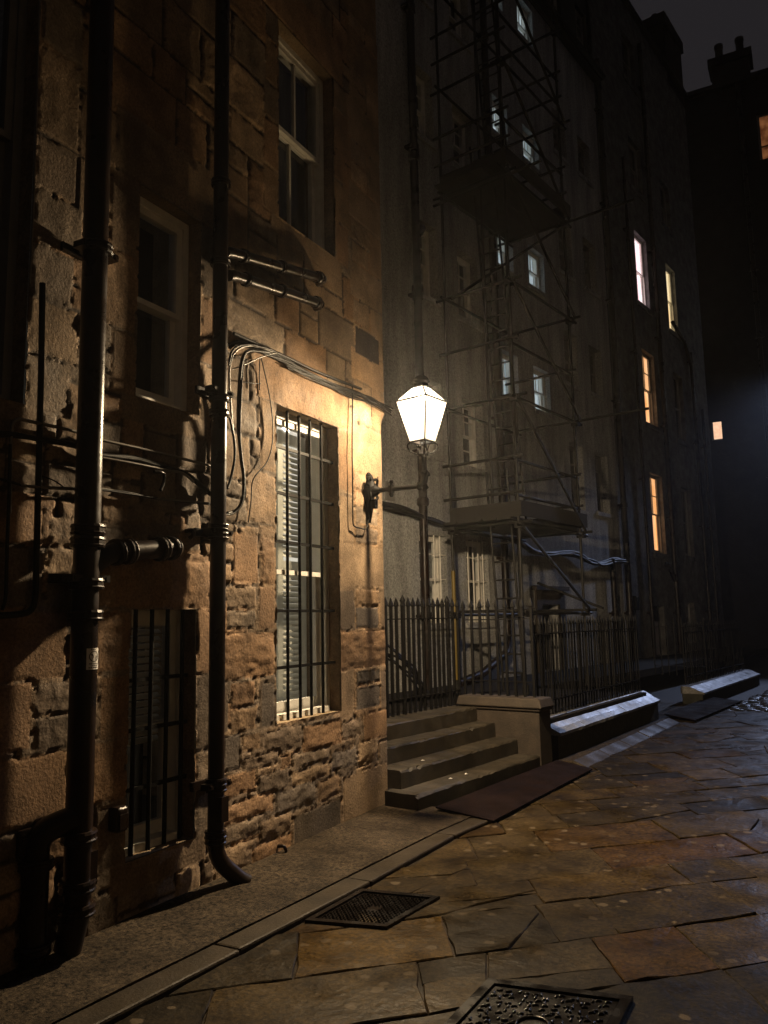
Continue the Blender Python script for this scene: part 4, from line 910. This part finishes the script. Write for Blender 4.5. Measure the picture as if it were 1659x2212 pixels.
for k_ in lit: MB().fbox(F2, cc_[k_[0]][0]-.1, cc_[k_[0]][1]+.1, -.05, .05, k_[1]-.14, k_[1]-.005).build('sill', M['rubble'], rb)
mb = MB(); mb.hexa([F2(7.9, .15, 20.9), F2(16.9, .15, 20.9), F2(16.9, -8, 21.2), F2(7.9, -8, 21.2), F2(7.9, .15, 21.02), F2(16.9, .15, 21.02), F2(16.9, -8, 23), F2(7.9, -8, 23)]); mb.build('roof', M['slate'], rb)
mb = MB(); mb.fbox(F2, 14.95, 16.9, -.72, .0, 20.5, 22.8); mb.fbox(F2, 14.87, 16.98, -.8, .08, 22.8, 23.25); mb.build('chimney_stack', M['soot'], rb)
for k_ in range(5):
    u = 15.15+k_*.36; MB().tube([F2(u, -.36+.0, 23.2), F2(u, -.36, 23.45)], .12, 10).build('chimney_pot', M['pot'], rb)

def pipe(F, u, z0, z1, r, lab, extra=None, n=.11, cat='drainpipe', grp='drainpipes on the buildings beyond', m='iron', cz=2.8):
    t = thing('drainpipe', lab, cat, F(u, n, z0), grp)
    MB().tube([F(u, n, z0), F(u, n, z1)], r, 12).build('pipe', M[m], t)
    z = z0+1.2
    while z < z1:
        mb = MB(); mb.tube([F(u, n, z-.06), F(u, n, z+.06)], r*1.3, 12); mb.fbox(F, u-r*1.9, u+r*1.9, 0, n+.02, z-.025, z+.025); mb.build('collar', M[m], t); z += cz
    if extra: MB().tube(fillet([F(*p) for p in extra], .12), r, 12).build('branch', M[m], t)
    return t
t = pipe(F2, -1.25, .45, 16.5, .075, 'black soil pipe on the pale tenement right behind the lantern', [(-1.25, .11, 8.35), (-1.05, .11, 8.6), (-1.0, .02, 8.65)])
for z_ in (3.5, 5.6, 7.3, 9.8): MB().tube([F2(-1.25, .11, z_), F2(-1.25, .11, z_+.03), F2(-1.25, .11, z_+.12), F2(-1.25, .11, z_+.15)], [.085, .105, .105, .085], 14).build('socket', M['iron'], t)
pipe(F2, 1.5, 1.55, 16.5, .075, 'black downpipe on the pale tenement with a foot slanting left behind the railing', [(1.5, .11, 1.6), (1.45, .12, 1.15), (1.3, .2, .95), (.2, .3, .62), (-.6, .3, .5)])
pipe(F2, 7.95, .45, 17.2, .085, 'thick black downpipe where the pale tenement meets the dark stone one')
pipe(F2, 9.55, .45, 15., .05, 'thin black pipe on the dark stone tenement left of the lit window column', cz=3.7)
pipe(F2, 11.75, .45, 20., .075, 'black downpipe on the dark stone tenement between the two window columns', [(11.7, .1, 2.6), (11.3, .1, 3.0), (11.2, .0, 3.05)])
pipe(F2, 14.9, .45, 10.4, .06, 'black pipe at the right end of the dark stone tenement', [(14.9, .11, 9.9), (14.3, .12, 10.6), (13.2, .1, 11.0)])
pipe(F2, 15.8, .45, 8.6, .05, 'thin short pipe at the far right end of the dark stone tenement')
pipe(F2, 6.95, .45, 3.0, .07, 'short stout pipe low on the pale tenement left of the party line', cz=5)
# slack black cable bundle along the tenement
t = thing('cable_run', 'thick sagging bundle of black cables strung across the pale tenement above the ground floor', 'cable', F2(0, .1, 3.2))
for i in range(7):
    pts = [F2(u, .09+random.uniform(-.03, .05), z+random.uniform(-.05, .05)) for u, z in [(-3.5, 3.42), (-2.4, 3.4), (-1.8, 3.36), (-1.0, 3.28), (-.2, 3.22), (.6, 3.24), (1.4, 3.2), (2.2, 3.1), (2.7, 2.98), (3.4, 2.94), (4.4, 3.0), (5.0, 2.98), (5.7, 2.86), (6.4, 2.86), (7.2, 2.98), (7.9, 2.98)]]
    MB().tube(smoothline(pts, 4), random.choice([.022, .03, .036]), 6).build('strand', M['cable'], t)
t = thing('wall_plaque', 'small pale plaque on the tenement between the house corner and the black soil pipe', 'sign', F2(-2.05, 0, 3.6))
MB().fbox(F2, -2.16, -1.94, 0, .03, 3.52, 3.83).build('panel', M['dull'], t)
t = thing('alarm_box', 'dark box on the dark stone tenement right of the party pipe', 'box', F2(8.52, 0, 1.7))
o = MB().fbox(F2, 8.4, 8.64, 0, .12, 1.72, 2.1).build('case', M['ironm'], t); bevel(o, .02)
MB().tube([F2(8.52, .04, 1.72), F2(8.54, .04, .5)], .018, 6).build('conduit', M['ironm'], t)

# the building closing the lane
eb = thing('end_building', 'nearly black building closing the end of the lane with chimney stacks on its roof', 'building', F4(2, 0, 0))
E4 = lambda x, y, n=0.: onP(x, y, (0, BY-n, 0), (0, 1, 0))
l1a, l1b = E4(1535, 912), E4(1561, 950); l2a, l2b = E4(1633, 246), E4(1700, 331)
zr0 = E4(1540, 200).z; zr1 = E4(1640, 180).z
ops = [(l1a.x, l1b.x, l1b.z, l1a.z), (l2a.x, l2b.x, l2b.z, l2a.z)]
openwall(F4, -9, 22, -.05, zr0, ops, .3, 'wall', M['soot'], eb)
w = MB(); a, b, c, d = ops[0]; w.fbox(F4, a+.07, b-.0, -.14, -.12, c+.06, d-.0); w.build('lit_window', M['peach'], eb, 'small square window lit peach through frosted glass')
mb = MB(); mb.fbox(F4, a, a+.07, -.2, -.06, c, d); mb.fbox(F4, a+.07, b, -.2, -.06, c, c+.06); mb.build('window_frame', M['dull'], eb)
a, b, c, d = ops[1]; w = window(eb, F4, a, b, c, d, .15, 'dull', cols=(1, 1), back='dimorange', label='orange lit window high on the end building', meet=.32)
MB().fbox(F4, a+.02, b-.02, -.44, -.42, d-.12, d-.03).build('lamp_glow', M['warmroom'], w)
MB().add([F4(a+.62, -.27, d-.1), F4(b-.05, -.27, d-.1), F4(b-.05, -.27, d-.95), F4(a+.82, -.27, d-.95)], [(0, 1, 2, 3)]).build('curtain_or_back', M['warmroom'], w)
mb = MB(); mb.hexa([F4(-9, .2, zr0), F4(22, .2, zr0), F4(22, -9, zr0), F4(-9, -9, zr0), F4(-9, .2, zr0+.15), F4(22, .2, zr0+.15), F4(22, -4, zr0+3.2), F4(-9, -4, zr0+3.2)])
ca, cb = E4(1527, 132, -.0), E4(1619, 102)
q0, q1 = E4(1560, 215), E4(1660, 178)
mb = MB(); mb.fbox(F4, -9, 22, -6, .25, zr0, zr0+.2); mb.build('roof', M['slate'], eb)
mb = MB(); mb.fbox(F4, E4(1613, 180).x, 22, -6, .0, zr0+.2, E4(1640, 180).z); mb.build('upper_roof', M['slate'], eb)
mb = MB(); x0, x1 = E4(1535, 135).x, E4(1616, 104).x; zt = E4(1575, 118).z-.35
mb.fbox(F4, x0, x1, -.9, -.0, zr0+.2, zt); mb.fbox(F4, x0-.12, x1+.12, -1.0, .12, zt, zt+.35); mb.build('chimney_stack', M['soot'], eb)
for px, pt_, r in ((1549, 84, .17), (1594, 68, .17)):
    p = E4(px, pt_); k_ = MB().tube([F4(p.x, -.45, zt+.34), F4(p.x, -.45, p.z-.2), F4(p.x, -.45, p.z-.18), F4(p.x, -.45, p.z-.02), F4(p.x, -.45, p.z)], [r, r*.9, r*1.08, r*1.05, r*.5], 12); k_.build('chimney_pot', M['pot'], eb)
for px, pt_, r in ((1512, 195, .1), (1499, 205, .08)):
    p = E4(px, pt_); MB().tube([F4(p.x, -.45, zr0), F4(p.x, -.45, p.z-.15), F4(p.x, -.45, p.z-.14), F4(p.x, -.45, p.z)], [r*.8, r*.8, r*1.2, r*.6], 10).build('flue', M['pot'], eb)
pipe(F4, E4(1655, 900).x, 0, zr0, .09, 'black downpipe on the end building at the right edge of the photo', cat='drainpipe')

# unseen tenement added across the lane; its wall bounces lantern light back
F5 = lambda u, n, z: V((6.4-n, u, z))
ob = thing('bounce_tenement', 'plain stone tenement added unseen across the lane to bounce lantern light', 'building', F5(2, 0, 0))
ops = [(u, u+.95, z, z+1.7) for u in (-9., -5., -1., 3., 7., 11., 15.) for z in (1.2, 4.4, 7.6)]
openwall(F5, -14, 22, -.05, 12, ops, .2, 'wall', mat('pale_ashlar', (.34, .29, .22), .85, vary=.3, vscale=2, bump=.4), ob)
for o in ops: window(ob, F5, *o, .12, 'white', cols=(2, 2), back='curt', glass='glassd')
# ---------------------------------------------------------------- the scaffold tower
sf = thing('scaffold_tower', 'tall steel tube scaffold tower with two boarded platforms in front of the pale tenement', 'scaffolding', F2(-.5, 1.5, .45))
UA, UB, NA, NB = -1.6, .6, .9, 2.1
def tubeb(name, pts, r=.0242, m='tubes'): return MB().tube([F2(*p) for p in pts], r, 9).build(name, M[m], sf)
for u in (UA, UB):
    for n in (NA, NB):
        z = .46
        for z1 in (5.2, 10.1, 15., 19.8): tubeb('pole', [(u, n, z), (u, n, z1-.01)]); z = z1
tubeb('pole', [(UA+.28, 1.5, 3.0), (UA+.28, 1.5, 19.)])
for u, n in ((UA, NB), (UB, NB), (UA, NA), (UB, NA)):
    MB().tube([F2(u, n, .45), F2(u, n, .62)], .05, 10).build('base_jack', M['tubes'], sf)
tubeb('sleeve', [(UA, NA, .65), (UA, NA, 2.35)], .032, 'yellow')
lev = [1.65, 2.98, 4.95, 6.83, 8.66, 10.6, 12.5, 14.4, 16.3]
for z in lev:
    for n in (NA, NB): tubeb('ledger', [(UA-.18, n+.05, z), (UB+.18, n+.05, z)], m='tubes')
    for u in (UA, UB): tubeb('transom', [(u+.05, NA-.2, z+.05), (u+.05, NB+(.2 if not (u == UB and z in (4.95, 8.66)) else 1.3), z+.05)])
for z in (3.45, 4.0, 5.87, 9.2, 9.7, 11.1, 11.6):
    tubeb('guard_rail', [(UA-.1, NB-.05, z), (UB+.15, NB-.05, z)])
    tubeb('guard_rail', [(UA-.05, NA-.1, z+.03), (UA-.05, NB+.15, z+.03)])
    if z > 3.4: tubeb('guard_rail', [(UB-.05, NA-.1, z+.03), (UB-.05, NB+.1, z+.03)])
for z0, z1 in zip(lev, lev[1:]):
    tubeb('brace', [(UA-.03, NB+.1, z1-.05), (UB+.03, NB+.1, z0+.05)])
for z0, z1 in ((6.83, 8.66), (10.6, 12.5)): tubeb('brace', [(UB, NB+.13, z1+.02), (UA, NA+.13, z0)])
tubeb('brace', [(UA-.1, NA-.1, 8.5), (UA-.1, NB+.7, 8.55)]); tubeb('tie_tube', [(UB+.1, 1.2, 2.2), (UB+.1, NB+.3, 1.72)])
for zp in (3.03, 8.72):
    for i in range(5):
        n0 = NA+.0+i*.235; MB().fbox(F2, UA-.22+random.uniform(-.04, .04), UB+.2+random.uniform(-.04, .04), n0, n0+.225, zp+.03, zp+.07).build('board', M['board'], sf)
    MB().fbox(F2, UA-.1, UB+.1, NB+.06, NB+.1, zp+.08, zp+.31).build('toe_board', M['board'], sf)
    MB().fbox(F2, UA-.04, UA, NA, NB+.05, zp+.08, zp+.31).build('toe_board', M['board'], sf)
    MB().fbox(F2, UB, UB+.04, NA, NB+.05, zp+.08, zp+.31).build('toe_board', M['board'], sf)
def coupler(u, n, z): MB().fbox(F2, u-.045, u+.075, n-.05, n+.075, z-.05, z+.05).build('coupler', M['tubes'], sf)
for z in lev:
    for u in (UA, UB): coupler(u, NB, z)
coupler(UA, NA, 2.98); coupler(UA, NA, 1.65)
def ladder(lab, A, B, n0, n1):
    t = thing('ladder', lab, 'ladder', F2(A[0], (n0+n1)/2, A[1]), 'ladders on the scaffold tower')
    for n in (n0, n1): MB().tube([F2(A[0], n, A[1]), F2(B[0], n, B[1])], .02, 8).build('stile', M['tubes'], t)
    L_ = math.hypot(B[0]-A[0], B[1]-A[1]); k_ = int(L_/.27)
    for i in range(1, k_): f = i/k_; u, z = A[0]+(B[0]-A[0])*f, A[1]+(B[1]-A[1])*f; MB().tube([F2(u, n0, z), F2(u, n1, z)], .014, 6).build('rung', M['tubes'], t)
ladder('tall steel ladder leaning inside the scaffold tower from the lower platform to the upper', (-.55, 3.12), (-1.25, 9.6), 1.28, 1.68)
ladder('lower steel ladder rising from the forecourt to the underside of the lower platform', (-1.1, .46), (-1.4, 3.9), 1.45, 1.82)
ladder('top ladder rising from the upper platform towards the roof', (-.6, 8.85), (-1.3, 15.2), 1.28, 1.68)
for i, pth in enumerate([[(-4.15, 8.6, .62), (-4.0, 8.3, .95), (-4.35, 7.9, 1.3), (-4.4, 7.3, 1.0), (-4.3, 7.2, .7)]]):
    t = thing('cable_coil', 'loose coil of black cable hanging behind the landing railing beside the house corner', 'cable', pth[0])
    for k_ in range(6):
        MB().tube(smoothline([V(p)+V((random.uniform(-.12, .12), random.uniform(-.12, .12), random.uniform(-.1, .12))) for p in pth], 6), .012, 6).build('strand', M['cable'], t)

# ================================================================ light, sky, camera
w = bpy.data.worlds.new('World'); sc.world = w; w.use_nodes = True
bg = w.node_tree.nodes['Background']; bg.inputs['Color'].default_value = (.0158, .0143, .0162, 1); bg.inputs['Strength'].default_value = 1.
def lampfall(ld, quad, lin, sm):
    ld.use_nodes = True; nt = ld.node_tree; e = nt.nodes['Emission']; lf = nt.nodes.new('ShaderNodeLightFalloff'); lf.inputs['Strength'].default_value = 1.; lf.inputs['Smooth'].default_value = sm
    a = nt.nodes.new('ShaderNodeMath'); a.operation = 'MULTIPLY'; a.inputs[1].default_value = quad; nt.links.new(lf.outputs['Quadratic'], a.inputs[0])
    b = nt.nodes.new('ShaderNodeMath'); b.operation = 'MULTIPLY_ADD'; b.inputs[1].default_value = lin; nt.links.new(lf.outputs['Linear'], b.inputs[0]); nt.links.new(a.outputs[0], b.inputs[2])
    nt.links.new(b.outputs[0], e.inputs['Strength'])
ld = bpy.data.lights.new('lantern_light', 'POINT'); ld.energy = 60; ld.color = (1., .76, .48); ld.shadow_soft_size = .052
lo = bpy.data.objects.new('lantern_light', ld); lo.location = (LX, LY, 3.425); col.objects.link(lo)
lampfall(ld, 42, .0, 5.)
# cold floodlight on the end building, just past the right edge
fp = E4(1760, 800); fl = thing('floodlight', 'cold white floodlight fixed high on the end building past the right edge', 'floodlight', (fp.x, BY, fp.z))
mb = MB(); mb.fbox(F4, fp.x-.05, fp.x+.05, 0, .5, fp.z-.03, fp.z+.03); mb.build('arm', M['ironm'], fl)
mb = MB(); mb.fbox(F4, fp.x-.22, fp.x+.22, .5, .58, fp.z-.16, fp.z+.16); bevel(mb.build('housing', M['ironm'], fl), .02)
mb = MB(); mb.fbox(F4, fp.x-.18, fp.x+.18, .582, .59, fp.z-.12, fp.z+.12); mb.build('face', M['led'], fl)
l2 = bpy.data.lights.new('flood_light', 'SPOT'); l2.spot_size = R(32); l2.spot_blend = .7; l2.energy = 3300; l2.color = (.52, .64, 1.); l2.shadow_soft_size = .14
o2 = bpy.data.objects.new('flood_light', l2); o2.location = (fp.x, BY-.75, fp.z); o2.rotation_euler = (V((-2.0, 15.5, .2))-V((fp.x, BY-.75, fp.z))).to_track_quat('-Z', 'Y').to_euler(); col.objects.link(o2)

# night air: a thin even haze that the lantern lights up
hz = bpy.data.materials.new('night_haze'); hz.use_nodes = True; nt = hz.node_tree; nt.nodes.clear()
ou = nt.nodes.new('ShaderNodeOutputMaterial'); pv = nt.nodes.new('ShaderNodeVolumePrincipled'); pv.inputs['Color'].default_value = (.8, .8, .82, 1); pv.inputs['Density'].default_value = .0010; pv.inputs['Anisotropy'].default_value = .8
nt.links.new(pv.outputs[0], ou.inputs['Volume'])
mb = MB(); mb.hexa([(-40, -20, -1.1), (40, -20, -1.1), (40, 50, -1.1), (-40, 50, -1.1), (-40, -20, 34), (40, -20, 34), (40, 50, 34), (-40, 50, 34)])
h = mb.build('haze', hz); h['kind'] = 'stuff'

cd = bpy.data.cameras.new('Camera'); co_ = bpy.data.objects.new('Camera', cd); col.objects.link(co_); sc.camera = co_
cd.sensor_fit = 'VERTICAL'; cd.sensor_height = 34.6; cd.lens = 34.6*2600/3333; cd.clip_end = 600; cd.clip_start = .05
m3 = Matrix([list(r) for r in CAM]); co_.matrix_world = Matrix.Translation((0, 0, EYE)) @ m3.to_4x4()
sc.view_settings.view_transform = 'Standard'; sc.view_settings.look = 'None'; sc.view_settings.exposure = 0.; sc.view_settings.gamma = 1.
sc.render.engine = 'CYCLES'
cy = sc.cycles; cy.use_denoising = True; cy.denoiser = 'OPENIMAGEDENOISE'; cy.denoising_input_passes = 'RGB_ALBEDO_NORMAL'
cy.max_bounces = 6; cy.diffuse_bounces = 4; cy.glossy_bounces = 3; cy.transparent_max_bounces = 12; cy.volume_bounces = 0
cy.sample_clamp_indirect = 3.; cy.caustics_reflective = False; cy.caustics_refractive = False; cy.use_adaptive_sampling = False
cy.volume_step_rate = 4.
